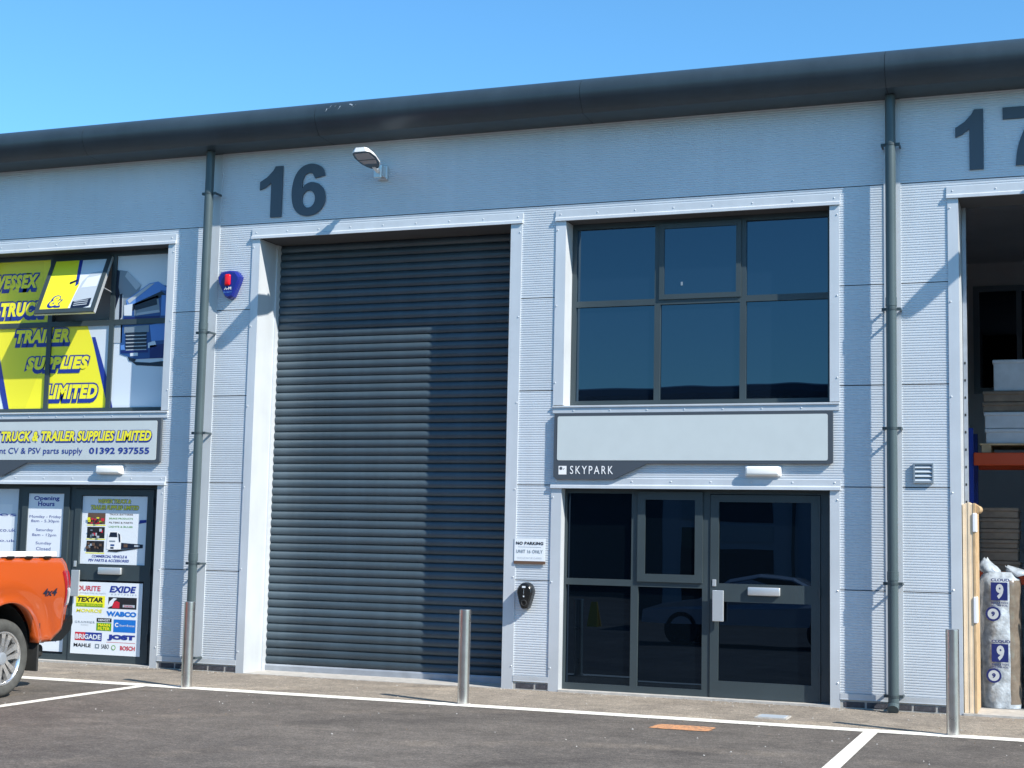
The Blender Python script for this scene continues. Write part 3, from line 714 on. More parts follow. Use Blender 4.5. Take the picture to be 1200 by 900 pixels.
# ------------------------------------------------------------------ sign boards
def board(s, label):
    t = thing('sign_board', label, 'sign', (-3.77 + s, 0, 2.30))
    k = MB().prism([(-5.285 + s, 3.028), (-5.285 + s, 2.33), (-5.255 + s, 2.302), (-4.60 + s, 2.302), (-4.22 + s, 2.475), (-2.26 + s, 2.475), (-2.243 + s, 2.492), (-2.243 + s, 3.028)], 'y', -.05, -.014)
    k.build('backing', M['signg'], t)
    m = MB(); r = []
    for cx, cz, a0 in ((-2.315, 2.975, 0), (-5.225, 2.975, 90), (-5.225, 2.53, 180), (-2.315, 2.53, 270)):
        for q in range(5): a_ = R(a0 + q * 22.5); r.append((cx + s + .02 * math.cos(a_), cz + .02 * math.sin(a_)))
    m.prism(r, 'y', -.0535, -.0501).build('face_panel', M['signw'], t)
    return t
bd = board(0, 'blank pale sign board with dark border and small white lettering over the closed glazed door')
P_ = Print((0, -.0512, 0))
x0, z0 = fac(668, 555.5, -.05); x1, z1 = fac(718.5, 546, -.05); P_.text('SKYPARK', x0, z0, x1, z1, M['white'], bold=.004, spacing=1.35); P_.build('lettering', bd)
x0, z0 = fac(654.5, 556, -.05); x1, z1 = fac(664, 546, -.05); P_ = Print((0, -.0512, 0)); P_.rect(x0, z0, x1, z1, M['white']); cx, cz = x0 + (x1 - x0) * .3, z0 + (z1 - z0) * .72
P_.poly([(cx + .018 * math.cos(k * .628), cz + .018 * math.sin(k * .628)) for k in range(10)], M['signg'], 2); P_.poly([(x0 + .05, z0 + .06), (x1 - .015, z1 - .02), (x0 + .056, z0 + .052)], M['signg'], 2)
P_.build('logo', bd)
bd = board(-U, 'sign board with yellow and blue lettering and a phone number under the printed window')
P_ = Print((0, -.0545, 0))
zt0, zt1 = 2.775, 2.875
P_.text('WESSEX TRUCK & TRAILER SUPPLIES LIMITED', -13.30, 2.745, -10.50, 2.875, M['vyel'], bold=.042, shear=.22, out=M['vblue'], outw=.048, drop=(.005, -.012), spacing=1.05)
P_.text('Independent CV & PSV parts supply', -13.28, 2.565, -11.50, 2.665, M['vblue'], bold=.004)
P_.text('01392 937555', -11.40, 2.585, -10.52, 2.665, M['vblue'], bold=.025); P_.build('lettering', bd)

# ------------------------------------------------------------------ printed film on the first floor window of unit 15
wg = thing('window_graphic', 'yellow and blue printed film with lettering and a blue lorry on the first floor window', 'window sticker', ((W15[0] + W15[1]) / 2, .2, 3.2))
YG = 0.2605; yv = YG - 0.0008
a, b = W15; m1, m2 = a + 1.0, a + 1.955; h = .034; zlo, zmid0, zmid1, zhi = 3.192, 4.251, 4.319, 5.143
cells = [(a + .056, m1 - h - .001, zlo, zmid0), (m1 + h + .001, m2 - h - .001, zlo, zmid0), (m2 + h + .001, b - .056, zlo, zmid0), (a + .056, m1 - h - .001, zmid1, zhi), (m2 + h + .001, b - .056, zmid1, zhi)]
def clip(poly, x0, x1, z0, z1):
    def cut(pts, inside, inter):
        o = []
        for i in range(len(pts)):
            p, q = pts[i - 1], pts[i]
            if inside(q):
                if not inside(p): o.append(inter(p, q))
                o.append(q)
            elif inside(p): o.append(inter(p, q))
        return o
    def ix(c, d):
        def f(p, q): t = (c - p[d]) / (q[d] - p[d]); return tuple(p[i] + (q[i] - p[i]) * t for i in (0, 1))
        return f
    for c, d, s in ((x0, 0, 1), (x1, 0, -1), (z0, 1, 1), (z1, 1, -1)):
        if len(poly) < 3: return []
        poly = cut(poly, lambda p: (p[d] - c) * s >= 0, ix(c, d))
    return poly
def film(P, px, m, lay, cl=None, world=False):
    pts = px if world else [fac(*q, YG) for q in px]
    for c in (cl or cells):
        q = clip(pts, *c)
        if len(q) > 2: P.poly(q, m, lay)
def film_text(P, body, x0, z0, x1, z1, lay, cl=None):
    T = Print((0, 0, 0)); T.text(body, x0, z0, x1, z1, M['vyel'], 2, bold=.060, shear=.22, out=M['vblue'], outw=.085, drop=(-.010, -.034), spacing=1.12)
    for f, kk in zip(T.F, T.K):
        pts = [(T.V[i].x, T.V[i].z) for i in f]; dep = -T.V[f[0]].y
        for c in (cl or cells):
            q = clip(pts, *c)
            if len(q) > 2: P.put([(u, v, dep) for u, v in q], [tuple(range(len(q)))], T.mats[kk], lay)
P_ = Print((0, yv, 0))
for c in cells: P_.rect(c[0], c[2], c[1], c[3], M['vwhite'], 1)
film(P_, [(-60, 250), (78, 250), (86, 330), (108, 398), (122, 450), (132, 500), (8, 500), (0, 430), (-20, 380)], M['vyel'], 2)
film(P_, [(-60, 300), (52, 300), (48, 430), (22, 500), (8, 500), (0, 430)], M['vyel2'], 3)  # shadow tone on the yellow film, painted as a darker area
film(P_, [(108, 395), (112, 395), (126, 445), (136, 500), (131, 500), (120, 450)], M['vblue'], 3)
film(P_, [(-6, 410), (0, 418), (11, 482), (5, 482), (-4, 440)], M['vblue'], 4)
P_.build('film_background', wg)
P_ = Print((0, yv, 0))
def rowbox(x0, x1, yt, yb):
    xa, za = fac(x0, yb, YG); xb, zb = fac(x1, yt, YG); return xa, za, xb, zb
for body, x0, x1, yt, yb in (('WESSEX', -8, 46, 321, 340), ('TRUCK', 1, 54, 353, 372), ('TRAILER', 19, 82, 385, 403), ('SUPPLIES', 31, 105, 417, 434), ('LIMITED', 54, 115, 450, 468)):
    film_text(P_, body, *rowbox(x0, x1, yt, yb), 5)
P_.build('lettering', wg)
P_ = Print((0, yv, 0))
# grey lorry behind, then the blue lorry (photo outline points)
film(P_, [(131, 402), (130, 322), (137, 316), (150, 318), (166, 334), (160, 352), (146, 358), (146, 402)], M['tgrey'], 5)
film(P_, [(130, 322), (137, 316), (141, 318), (138, 350), (131, 372)], M['tdark'], 6)
film(P_, [(132, 372), (140, 344), (145, 346), (143, 402), (130, 402)], M['lgrey'], 6)
film(P_, [(150, 420), (156, 424), (176, 425), (200, 422), (200, 430), (160, 428)], M['tdark'], 5)
film(P_, [(141, 415), (142, 380), (147, 362), (149, 352), (176, 333), (200, 335), (200, 419), (160, 421), (150, 418)], M['tblue'], 6)
film(P_, [(148, 352), (176, 332), (186, 330), (200, 340), (190, 341), (150, 360)], M['tblue2'], 7)
film(P_, [(149, 360), (190, 341), (196, 345), (152, 366)], M['tdark'], 8)
film(P_, [(158, 356), (186, 346), (188, 366), (158, 370)], M['tgrey'], 8)
film(P_, [(159, 358), (184, 349), (185, 357), (159, 364)], M['tdark'], 9)
film(P_, [(146, 358), (156, 356), (155, 370), (146, 370)], M['vwhite'], 9)
film(P_, [(190, 346), (195, 346), (195, 370), (189, 370)], M['tblue2'], 9)
film(P_, [(146, 383), (175, 381), (175, 389), (146, 391)], M['tgrey'], 7)
for i in range(5):
    yq = 390 + i * 4.2
    film(P_, [(147, yq), (173, yq - 1), (172, yq + 2.2), (148, yq + 3)], M['tdark'], 8); film(P_, [(148, yq + 3), (172, yq + 2.2), (172, yq + 3.2), (148, yq + 4.1)], M['lgrey'], 9)
film(P_, [(174, 402), (182, 399), (184, 406), (174, 408)], M['vwhite'], 8)
film(P_, [(153, 414), (162, 413), (162, 417), (153, 417.5)], M['vwhite'], 8)
film(P_, [(142, 405), (146, 404), (147, 410), (142, 410)], M['tblue2'], 8)
film(P_, [(176, 381), (200, 376), (200, 398), (178, 400)], M['tblue2'], 8); film(P_, [(176, 405), (200, 402), (200, 419), (176, 420)], M['navy'], 8)
film(P_, [(150, 352), (176, 333), (182, 332), (152, 356)], M['lgrey'], 9); film(P_, [(161, 367), (187, 363), (188, 366), (160, 370)], M['lgrey'], 10)
film(P_, [(146, 372), (188, 370), (188, 374), (146, 378)], M['navy'], 8); film(P_, [(188, 340), (200, 342), (200, 372), (196, 372), (196, 346)], M['tblue'], 10)
film(P_, [(142, 411), (174, 410), (174, 413), (143, 414)], M['navy'], 9); film(P_, [(150, 418), (160, 421), (158, 424), (152, 423)], M['tdark'], 7)
film(P_, [(131, 322), (136, 318), (141, 345), (133, 372)], M['tdark'], 9); film(P_, [(150, 318), (166, 334), (160, 340), (147, 324)], M['lgrey'], 6)
film(P_, [(141, 345), (144, 344), (143, 372), (140, 376)], M['tdark'], 8)
P_.build('lorry_picture', wg)
# open top-hung casement of that window, carrying its piece of the film
x0, x1, z0, z1, y = CW
ang = R(23); hz, hy = z1 + .01, y - .005
def cs(u, v, w_=0):    # u across, v down from hinge, w out of the face
    return (u, hy - v * math.sin(ang) - w_ * math.cos(ang), hz - v * math.cos(ang) + w_ * math.sin(ang) * 1.0)
H_ = z1 - z0 + .03
k = MB()
def cbox(k, u0, u1, v0, v1, w0, w1, kk=0):
    V = [cs(u0, v1, w1), cs(u1, v1, w1), cs(u1, v1, w0), cs(u0, v1, w0), cs(u0, v0, w1), cs(u1, v0, w1), cs(u1, v0, w0), cs(u0, v0, w0)]
    k.add(V, [(0, 3, 2, 1), (4, 5, 6, 7), (0, 1, 5, 4), (1, 2, 6, 5), (2, 3, 7, 6), (3, 0, 4, 7)], kk)
cbox(k, x0 - .01, x0 + .05, 0, H_, -.03, .02); cbox(k, x1 - .05, x1 + .01, 0, H_, -.03, .02); cbox(k, x0 + .05, x1 - .05, 0, .06, -.03, .02); cbox(k, x0 + .05, x1 - .05, H_ - .06, H_, -.03, .02)
cf = k.build('open_casement', M['anth'], B)
k = MB(); cbox(k, x0 + .05, x1 - .05, .06, H_ - .06, -.01, .008); k.build('glass_pane', M['glass'], cf)
k = MB(); cbox(k, x1 + .0101, x1 + .013, .02, H_, -.028, .01); cbox(k, x0 - .01, x1 + .01, H_ + .0005, H_ + .004, -.03, .0); k.build('edge_strip', M['alu'], cf)
k = MB(); k.cyl(cs(x1 - .0, H_ * .55, -.03), (x1 + .02, y + .02, z0 + .35), .006, 6); k.build('stay_arm', M['alu'], cf)
rr = Vector((1, 0, 0)); uu = (Vector(cs(0, 0)) - Vector(cs(0, 1))).normalized()
P_ = Print(cs(x0 + .05, H_ - .06, .009), rr, uu); W_, Hh = x1 - x0 - .10, H_ - .12
P_.rect(0, 0, W_, Hh, M['vwhite'], 1); P_.poly([(0, 0), (W_ * .55, 0), (W_ * .62, Hh * .5), (W_ * .46, Hh), (0, Hh)], M['vyel'], 2)
P_.poly([(W_ * .46, Hh), (W_ * .53, Hh), (W_ * .60, Hh * .5), (W_ * .55, Hh * .45)], M['vblue'], 3)
P_.poly([(W_ * .60, 0), (W_ * .60, .25 * Hh), (W_ * .66, .55 * Hh), (W_ * .78, .72 * Hh), (W_, .76 * Hh), (W_, .10 * Hh), (W_ * .9, .02 * Hh)], M['lgrey'], 4)
P_.poly([(W_ * .68, .42 * Hh), (W_ * .74, .62 * Hh), (W_ * .98, .66 * Hh), (W_ * .97, .44 * Hh)], M['vwhite'], 5)
P_.poly([(W_ * .60, 0), (W_ * .60, .14 * Hh), (W_ * .95, .20 * Hh), (W_ * .95, .04 * Hh), (W_ * .8, 0)], M['tdark'], 5)
for i in range(3): P_.poly([(W_ * .64, (.05 + i * .04) * Hh), (W_ * .9, (.07 + i * .04) * Hh), (W_ * .9, (.085 + i * .04) * Hh), (W_ * .64, (.065 + i * .04) * Hh)], M['lgrey'], 6)
P_.poly([(W_ * .42, .54 * Hh), (W_ * .56, .60 * Hh), (W_ * .60, .48 * Hh), (W_ * .57, .58 * Hh - .01), (W_ * .44, .50 * Hh)], M['tdark'], 6)
P_.text('&', W_ * .17, .06 * Hh, W_ * .38, .26 * Hh, M['vyel'], 6, bold=.03, shear=.2, out=M['vblue'], outw=.07, drop=(-.01, -.012))
P_.build('film', cf)
# bright shutter headbox seen through: blue top rail
# ------------------------------------------------------------------ posters on the glazed screen and door of unit 15
YP = 0.134
def q(px, py, y=YP): return fac(px, py, y)
def corners(tl, tr, br, bl, y=YP): return [q(*bl, y), q(*br, y), q(*tr, y), q(*tl, y)]
def bbox(x0, yt, x1, yb, y=YP):
    (xa, za), (xb, zb) = q(x0, yb, y), q(x1, yt, y); return xa, za, xb, zb
def rel(P, bx, m, fx0, fz0, fx1, fz1, kind='rect', body='', lay=2, **kw):
    X0, Z0, X1, Z1 = bx; W_, Hh = X1 - X0, Z1 - Z0
    r = (X0 + fx0 * W_, Z0 + fz0 * Hh, X0 + fx1 * W_, Z0 + fz1 * Hh)
    if kind == 'rect': P.rect(*r, m, lay)
    else: P.text(body, *r, m, lay, **kw)
# left sidelight poster
y_side = 0.1515
g0, g1 = xs15['l1'], xs15['m0']
t = thing('window_poster', 'pale poster in the leftmost pane of the ground floor screen, cut by the photo edge', 'poster', ((g0 + g1) / 2, y_side, .2))
P_ = Print((0, y_side, 0)); P_.rect(g0 + .004, 1.23, g1 - .03, 2.15, M['vwhite'], 1); P_.rect(g0 + .004, 1.26, g1 - .12, 1.95, M['poster'], 2)
for z_, tx in ((1.80, 'sales'), (1.60, 'wessex.co.uk'), (1.46, 'parts.co.uk')): P_.text(tx, g0 + .08, z_, g1 - .05, z_ + .045, M['vblue'], 3)
P_.build('sheet', t)
# opening hours poster inside the casement
cx0, cx1 = xs15['m1'] + .079, xs15['n0'] - .079
YO = .1115
t = thing('window_poster', 'white opening hours poster in the pane beside the poster covered door', 'poster', ((cx0 + cx1) / 2, YO, 1.3))
P_ = Print((0, YO, 0)); P_.rect(cx0 + .002, 1.296, cx1 - .002, 2.092, M['poster'], 1)
bx = (cx0, 1.296, cx1, 2.092)
for body, f0, f1, zz, hh, bo in (('Opening', .15, .86, .875, .085, .03), ('Hours', .27, .73, .80, .075, .03), ('Monday - Friday', .05, .93, .60, .055, .0), ('8am - 5.30pm', .10, .88, .53, .055, .0), ('Saturday', .25, .73, .39, .055, .0), ('8am - 12pm', .15, .82, .31, .055, 0), ('Sunday', .26, .70, .18, .055, .0), ('Closed', .28, .68, .10, .05, .0)):
    rel(P_, bx, M['vblue'], f0, zz, f1, zz + hh, 'text', body, bold=bo)
P_.build('sheet', t)
# lower picture in the pane below (seen past the pickup)
t = thing('window_poster', 'poster with dark picture in the low pane behind the orange pickup', 'poster', ((xs15['m1'] + xs15['n0']) / 2, y_side, .2))
P_ = Print((0, y_side, 0)); X0, X1 = xs15['m1'] + .02, xs15['n0'] - .02
P_.rect(X0, .12, X1, 1.0, M['poster'], 1); P_.rect(X0 + .04, .38, X1 - .08, .62, M['tdark'], 2); P_.poly([(X0 + .06, .40), (X0 + .3, .52), (X1 - .1, .42), (X1 - .15, .39)], M['tgrey'], 3)
P_.text('COMMERCIAL PARTS', X0 + .06, .24, X1 - .1, .29, M['vblue'], 2, bold=.02); P_.build('sheet', t)
# door: upper poster
g0, g1 = q(94, 586)[0], q(172, 586)[0]
bx = (fac(93, 664, YP)[0] , q(93, 664)[1], q(171.5, 587)[0], q(171.5, 587)[1])
bx = (-11.60, 1.245, -10.595, 2.04)
dx0 = fac(842, 700, .118)[0] - U + .004; dx1 = fac(950.7, 700, .118)[0] - U - .004
bx = (dx0, 1.222, dx1, 2.068)
t = thing('door_poster', 'poster with white lorry and three small photos on the upper door glass', 'poster', ((dx0 + dx1) / 2, YP, 1.22))
P_ = Print((0, YP, 0)); P_.rect(*bx, M['poster'], 1)
rel(P_, bx, M['vyel'], .24, .895, .74, .955, 'text', 'WESSEX TRUCK &', bold=.035, shear=.2, out=M['vblue'], outw=.07)
rel(P_, bx, M['vyel'], .13, .80, .86, .865, 'text', 'TRAILER SUPPLIES LIMITED', bold=.035, shear=.2, out=M['vblue'], outw=.07)
for i, (cols) in enumerate((('red', 'ink', 'tgrey', 'vyel2'), ('tgrey', 'lgrey', 'ink', 'red'), ('ink', 'tgrey', 'lgrey', 'brown'))):
    z_ = .585 - i * .205
    rel(P_, bx, M['brown'] if i == 0 else M['ink'], .09, z_, .36, z_ + .165, lay=2)
    rel(P_, bx, M['vyel'], .08, z_ - .022, .37, z_ - .008, lay=2)
    for j in range(14):
        fx, fz = random.uniform(.09, .31), random.uniform(z_, z_ + .12); s1, s2 = random.uniform(.02, .05), random.uniform(.015, .045)
        rel(P_, bx, M[random.choice(cols)], fx, fz, fx + s1, fz + s2, lay=3 + j)
for i, body in enumerate(('TRUCK BATTERIES', 'BRAKE PRODUCTS', 'FILTERS & PARTS', 'LIGHTS & BULBS')):
    rel(P_, bx, M['green'] if i % 2 else M['brown'], .42, .72 - i * .06, .78, .745 - i * .06, 'text', body, bold=.01)
P = lambda *pts: [(bx[0] + u * (bx[2] - bx[0]), bx[1] + v * (bx[3] - bx[1])) for u, v in pts]
P_.poly(P((.40, .22), (.41, .45), (.44, .49), (.57, .49), (.62, .40), (.62, .22), (.54, .20)), M['white'], 4)
P_.poly(P((.43, .40), (.45, .47), (.55, .47), (.56, .40)), M['tdark'], 5)
P_.poly(P((.44, .33), (.53, .33), (.53, .35), (.44, .35)), M['tgrey'], 5)
P_.poly(P((.46, .27), (.52, .27), (.52, .295), (.46, .295)), M['tblue'], 5); P_.poly(P((.46, .23), (.51, .23), (.51, .255), (.46, .255)), M['tdark'], 5)
P_.poly(P((.62, .23), (.62, .32), (.95, .30), (.95, .25)), M['tdark'], 4); P_.poly(P((.66, .255), (.72, .255), (.72, .30), (.66, .30)), M['brown'], 5); P_.poly(P((.82, .265), (.9, .265), (.9, .29), (.82, .29)), M['lgrey'], 5)
P_.poly(P((.42, .19), (.44, .215), (.66, .225), (.95, .25), (.66, .205), (.56, .185)), M['ink'], 5)
P_.poly(P((.57, .46), (.60, .44), (.61, .33), (.59, .33)), M['tdark'], 6)
P_.poly(P((.87, .60), (.89, .655), (.985, .66), (.985, .62)), M['vblue'], 4)
rel(P_, bx, M['vblue'], .18, .095, .72, .135, 'text', 'COMMERCIAL VEHICLE &', bold=.03, shear=.15)
rel(P_, bx, M['vblue'], .13, .035, .75, .075, 'text', 'PSV PARTS & ACCESSORIES', bold=.03, shear=.15)
P_.build('sheet', t)
# door: logo poster
bx = (dx0 - .055, .115, dx1 - .004, 1.0)
t = thing('door_poster', 'white poster covered with supplier logos on the lower door glass', 'poster', ((dx0 + dx1) / 2, .1, .115))
P_ = Print((0, .1045, 0)); P_.rect(*bx, M['poster'], 1)
def T(m, a, c, b_, d, body, lay=3, **kw): rel(P_, bx, M[m], a, c, b_, d, 'text', body, lay, **kw)
def Rr(m, a, c, b_, d, lay=2): rel(P_, bx, M[m], a, c, b_, d, lay=lay)
T('red', .06, .875, .40, .945, 'DURITE', bold=.02); T('lgrey', .06, .835, .48, .855, 'AUTO ELECTRICAL PARTS')
T('vblue', .53, .865, .91, .955, 'EXIDE', bold=.04, shear=.2); T('lgrey', .56, .83, .92, .85, 'BATTERIES', spacing=1.5)
Rr('vyel', .05, .65, .47, .81); T('ink', .07, .72, .44, .79, 'TEXTAR', bold=.045, shear=.2); Rr('green', .06, .655, .44, .70, 3); T('vyel', .08, .665, .43, .692, 'BRAKE TECHNOLOGY', 4, bold=.02)
Rr('ink', .52, .64, .925, .80); P_.poly([(bx[0] + u * 0.98, bx[1] + v * .885) for u, v in ((.53, .65), (.56, .74), (.62, .79), (.67, .78), (.63, .75), (.60, .68))], M['poster'], 3)
P_.poly([(bx[0] + u * 0.98, bx[1] + v * .885) for u, v in ((.60, .65), (.62, .73), (.66, .75), (.71, .73), (.71, .65))], M['red'], 3); Rr('lgrey', .73, .665, .90, .70, 3); T('red', .75, .67, .88, .692, 'DIESEL', 4)
T('vyel2', .06, .575, .44, .625, 'MONROE', bold=.03, shear=.15); T('cyan', .50, .535, .93, .605, 'WABCO', bold=.06)
T('tgrey', .05, .425, .34, .455, 'GRAMMER', spacing=1.3); T('lgrey', .14, .395, .25, .41, 'SEATING')
Rr('ink', .365, .45, .58, .505); T('poster', .39, .462, .56, .492, 'HENGST', bold=.02); Rr('green', .365, .33, .58, .44); T('vyel', .39, .39, .56, .43, 'MANN', 4, bold=.03); T('vyel', .39, .34, .56, .38, 'FILTER', 4, bold=.03)
Rr('cyan', .61, .32, .925, .495); T('white', .63, .39, .68, .45, 'C', bold=.04); T('white', .70, .40, .91, .43, 'Knorr-Bremse')
Rr('vblue', .21, .185, .45, .30); Rr('red', .06, .185, .21, .30); T('poster', .07, .205, .435, .275, 'BRIGADE', 4, bold=.03)
T('vblue', .53, .20, .925, .285, 'JOST', bold=.08); Rr('red', .52, .175, .93, .18)
T('ink', .05, .095, .30, .145, 'MAHLE', bold=.02); Rr('tgrey', .36, .085, .42, .145, 3); Rr('poster', .375, .10, .405, .13, 4); T('ink', .45, .085, .56, .145, 'SABO')
P_.poly([(bx[0] + (.65 + .032 * math.cos(k * .52)) * .98, bx[1] + (.105 + .036 * math.sin(k * .52)) * .885) for k in range(12)], M['green'], 3); P_.poly([(bx[0] + (.65 + .022 * math.cos(k * .52)) * .98, bx[1] + (.105 + .025 * math.sin(k * .52)) * .885) for k in range(12)], M['poster'], 4)
T('red', .72, .075, .93, .135, 'BOSCH', bold=.03)
P_.build('sheet', t)

# ------------------------------------------------------------------ bollards
for (x, y, z, side) in ((-8.75, -1.78, .90, 'nearest the orange pickup'), (-5.62, -1.70, .925, 'in front of the closed roller shutter'), (-.96, -1.74, .92, 'in front of the open doorway')):
    t = thing('bollard', 'steel bollard on the white line, ' + side, 'bollard', (x, y, 0), 'steel bollards along the parking line')
    MB().cyl((x, y, 0), (x, y, z - .004), .057, 32, cap=False).build('post', M['steel'], t, auto=True)
    MB().lathe([(0, .057), (.003, .0565), (.005, .053), (.0055, .001)], (x, y, z - .004), (0, 0, 1), 32).build('cap', M['steel'], t)
    MB().lathe([(0, .075), (.004, .073), (.005, .058)], (x, y, .004), (0, 0, 1), 24).build('collar', M['sill'], t)

# ------------------------------------------------------------------ inside unit 17
MB().box(-1.74, XR, 0.6, 12, -.05, 0.003).build('floor_slab', M['slab'], B)
MB().box(-1.749, -1.60, 0.601, 12, 0.004, 6.2).build('interior_wall', M['inwall'], B); MB().box(XR - .1, XR, 0.601, 12, .004, 6.2).build('interior_wall', M['inwall'], B)
MB().box(-1.599, XR - .101, 9.0, 9.2, .004, 6.2).build('interior_wall', M['inwall'], B); MB().box(-1.749, XR, 0.601, 12, 6.201, 6.32).build('ceiling', M['inwall'], B)
MB().box(R17[0], R17[1], .4, .6, 5.22, 5.9).build('shutter_box', M['slat'], B)
k = MB(); ring(k, -1.33, .1, 4.1, 5.82, .09, 8.93, 8.999); k.box(-.68, -.60, 8.93, 8.999, 4.19, 5.73); wf = k.build('interior_window', M['tgrey'], B)
MB().box(-1.24, -.68, 8.97, 8.99, 4.19, 5.73).build('glass_pane', M['glassd'], wf); MB().box(-.60, .01, 8.97, 8.99, 4.19, 5.73).build('glass_pane', M['glassd'], wf)
MB().box(R17[0], R17[1], -0.04, 0.6, 0.0, 0.02).build('threshold', M['sill'], B)
# perforated steel upright and guide just inside the left jamb
k = MB().box(-.975, -.935, .45, .50, 0.02, 5.2); gr = k.build('guide_rail', M['galv'], B)
k = MB()
for i in range(14): k.box(-.965, -.95, .447, .4495, 1.2 + i * .18, 1.225 + i * .18)
k.build('slot', M['dark'], gr)
# pallet racking
rk = thing('pallet_racking', 'blue and orange pallet racking inside the open unit', 'racking', (.2, 2.5, 0))
for x in (-1.06, 1.7):
    for yy in (2.0, 2.9):
        k = MB().box(x, x + .09, yy, yy + .07, 0.004, 3.0); k.build('upright', M['rackb'], rk)
    for i in range(3): MB().cyl((x + .045, 2.06, .4 + i * .7), (x + .045, 2.92, .75 + i * .7 if i % 2 else .4 + i * .7), .012, 6).build('brace', M['galv'], rk)
for zz in (2.575, 1.25):
    for yy in (1.96, 2.92): MB().rbox(-.965, 1.695, yy, yy + .045, zz, zz + (.145 if zz < 4 else .12), .008, 1).build('beam', M['racko'], rk)
    MB().box(-.965, 1.695, 2.01, 2.915, zz + .12, zz + .138).build('shelf_deck', M['timbe'], rk)
def pallet(x0, x1, y0, z, label):
    t = thing('pallet', label, 'pallet', ((x0 + x1) / 2, y0 + .4, z))
    for i in range(5): MB().box(x0, x1, y0 + i * .18, y0 + .1 + i * .18, z + .085, z + .105).build('deck_board', M['timbe'], t)
    for i in range(3): MB().box(x0 + .02 + i * (x1 - x0 - .14) / 2, x0 + .12 + i * (x1 - x0 - .14) / 2, y0, y0 + .82, z + .0, z + .084).build('bearer', M['timbe'], t)
pallet(-.90, .25, 2.02, 2.721, 'timber pallet on the orange racking beam under the pale boards')
def stack(x0, x1, y0, y1, z0, hs, m, name, lab):
    z = z0; n = len(hs)
    for i, h_ in enumerate(hs):
        dx = random.uniform(-.015, .015); mm = m[i % len(m)]
        pos = 'bottom' if i == 0 else 'top' if i == n - 1 else ('second', 'third', 'fourth', 'fifth', 'sixth', 'seventh')[i - 1] + ' from bottom'
        t = thing(name, lab % pos, 'box', ((x0 + x1) / 2, (y0 + y1) / 2, z), 'boxes stacked inside the open unit')
        MB().rbox(x0 + dx, x1 + dx, y0, y1, z, z + h_ - .012, .012, 2).build('body', mm, t)
        MB().rbox(x0 + dx - .012, x1 + dx + .008, y0 - .014, y1, z + h_ - .045, z + h_ - .003, .008, 1).build('lid', mm, t)
        z += h_
stack(-.84, .25, 2.06, 2.8, 2.827, [.17, .19], [M['cardw']], 'flat_box', 'pale grey flat box on the racking pallet, %s of two')
stack(-.85, .25, 2.08, 2.8, 3.187, [.115, .125], [M['card']], 'flat_box', 'brown flat carton above the pale boxes, %s of two')
stack(-.75, .20, 2.1, 2.8, 3.427, [.36], [M['cardw']], 'crate', 'tall pale box at the head of the racking load, %s one')
stack(-.92, -.50, 2.1, 2.8, 1.39, [.12, .14, .10, .12, .12, .12], [M['card']], 'flat_box', 'brown board carton on the lower racking shelf, %s of its pile')
# timber sheets stood at the left jamb
tb = thing('timber_stack', 'stack of pale timber boards standing on end at the left jamb of the open doorway', 'timber', (-.91, .2, 0.02))
for i in range(5): MB().rbox(-.972 + i * .0245, -.9479 + i * .0245, .02 + (i % 2) * .004, .62 + i * .01, .021, 2.08 + (i * 7 % 3) * .008, .002, 1).build('board', M['cream'] if i != 4 else M['timbe'], tb)
for z0, z1 in ((1.80, 1.99), (.90, 1.16)): MB().rbox(-.876, -.838, .008, .15, z0, z1, .006, 1).build('corner_guard', M['wrap'], tb)
MB().cyl((-.846, .06, 2.03), (-.83, .3, 2.03), .04, 14).build('tape_roll', M['timbe'], tb)
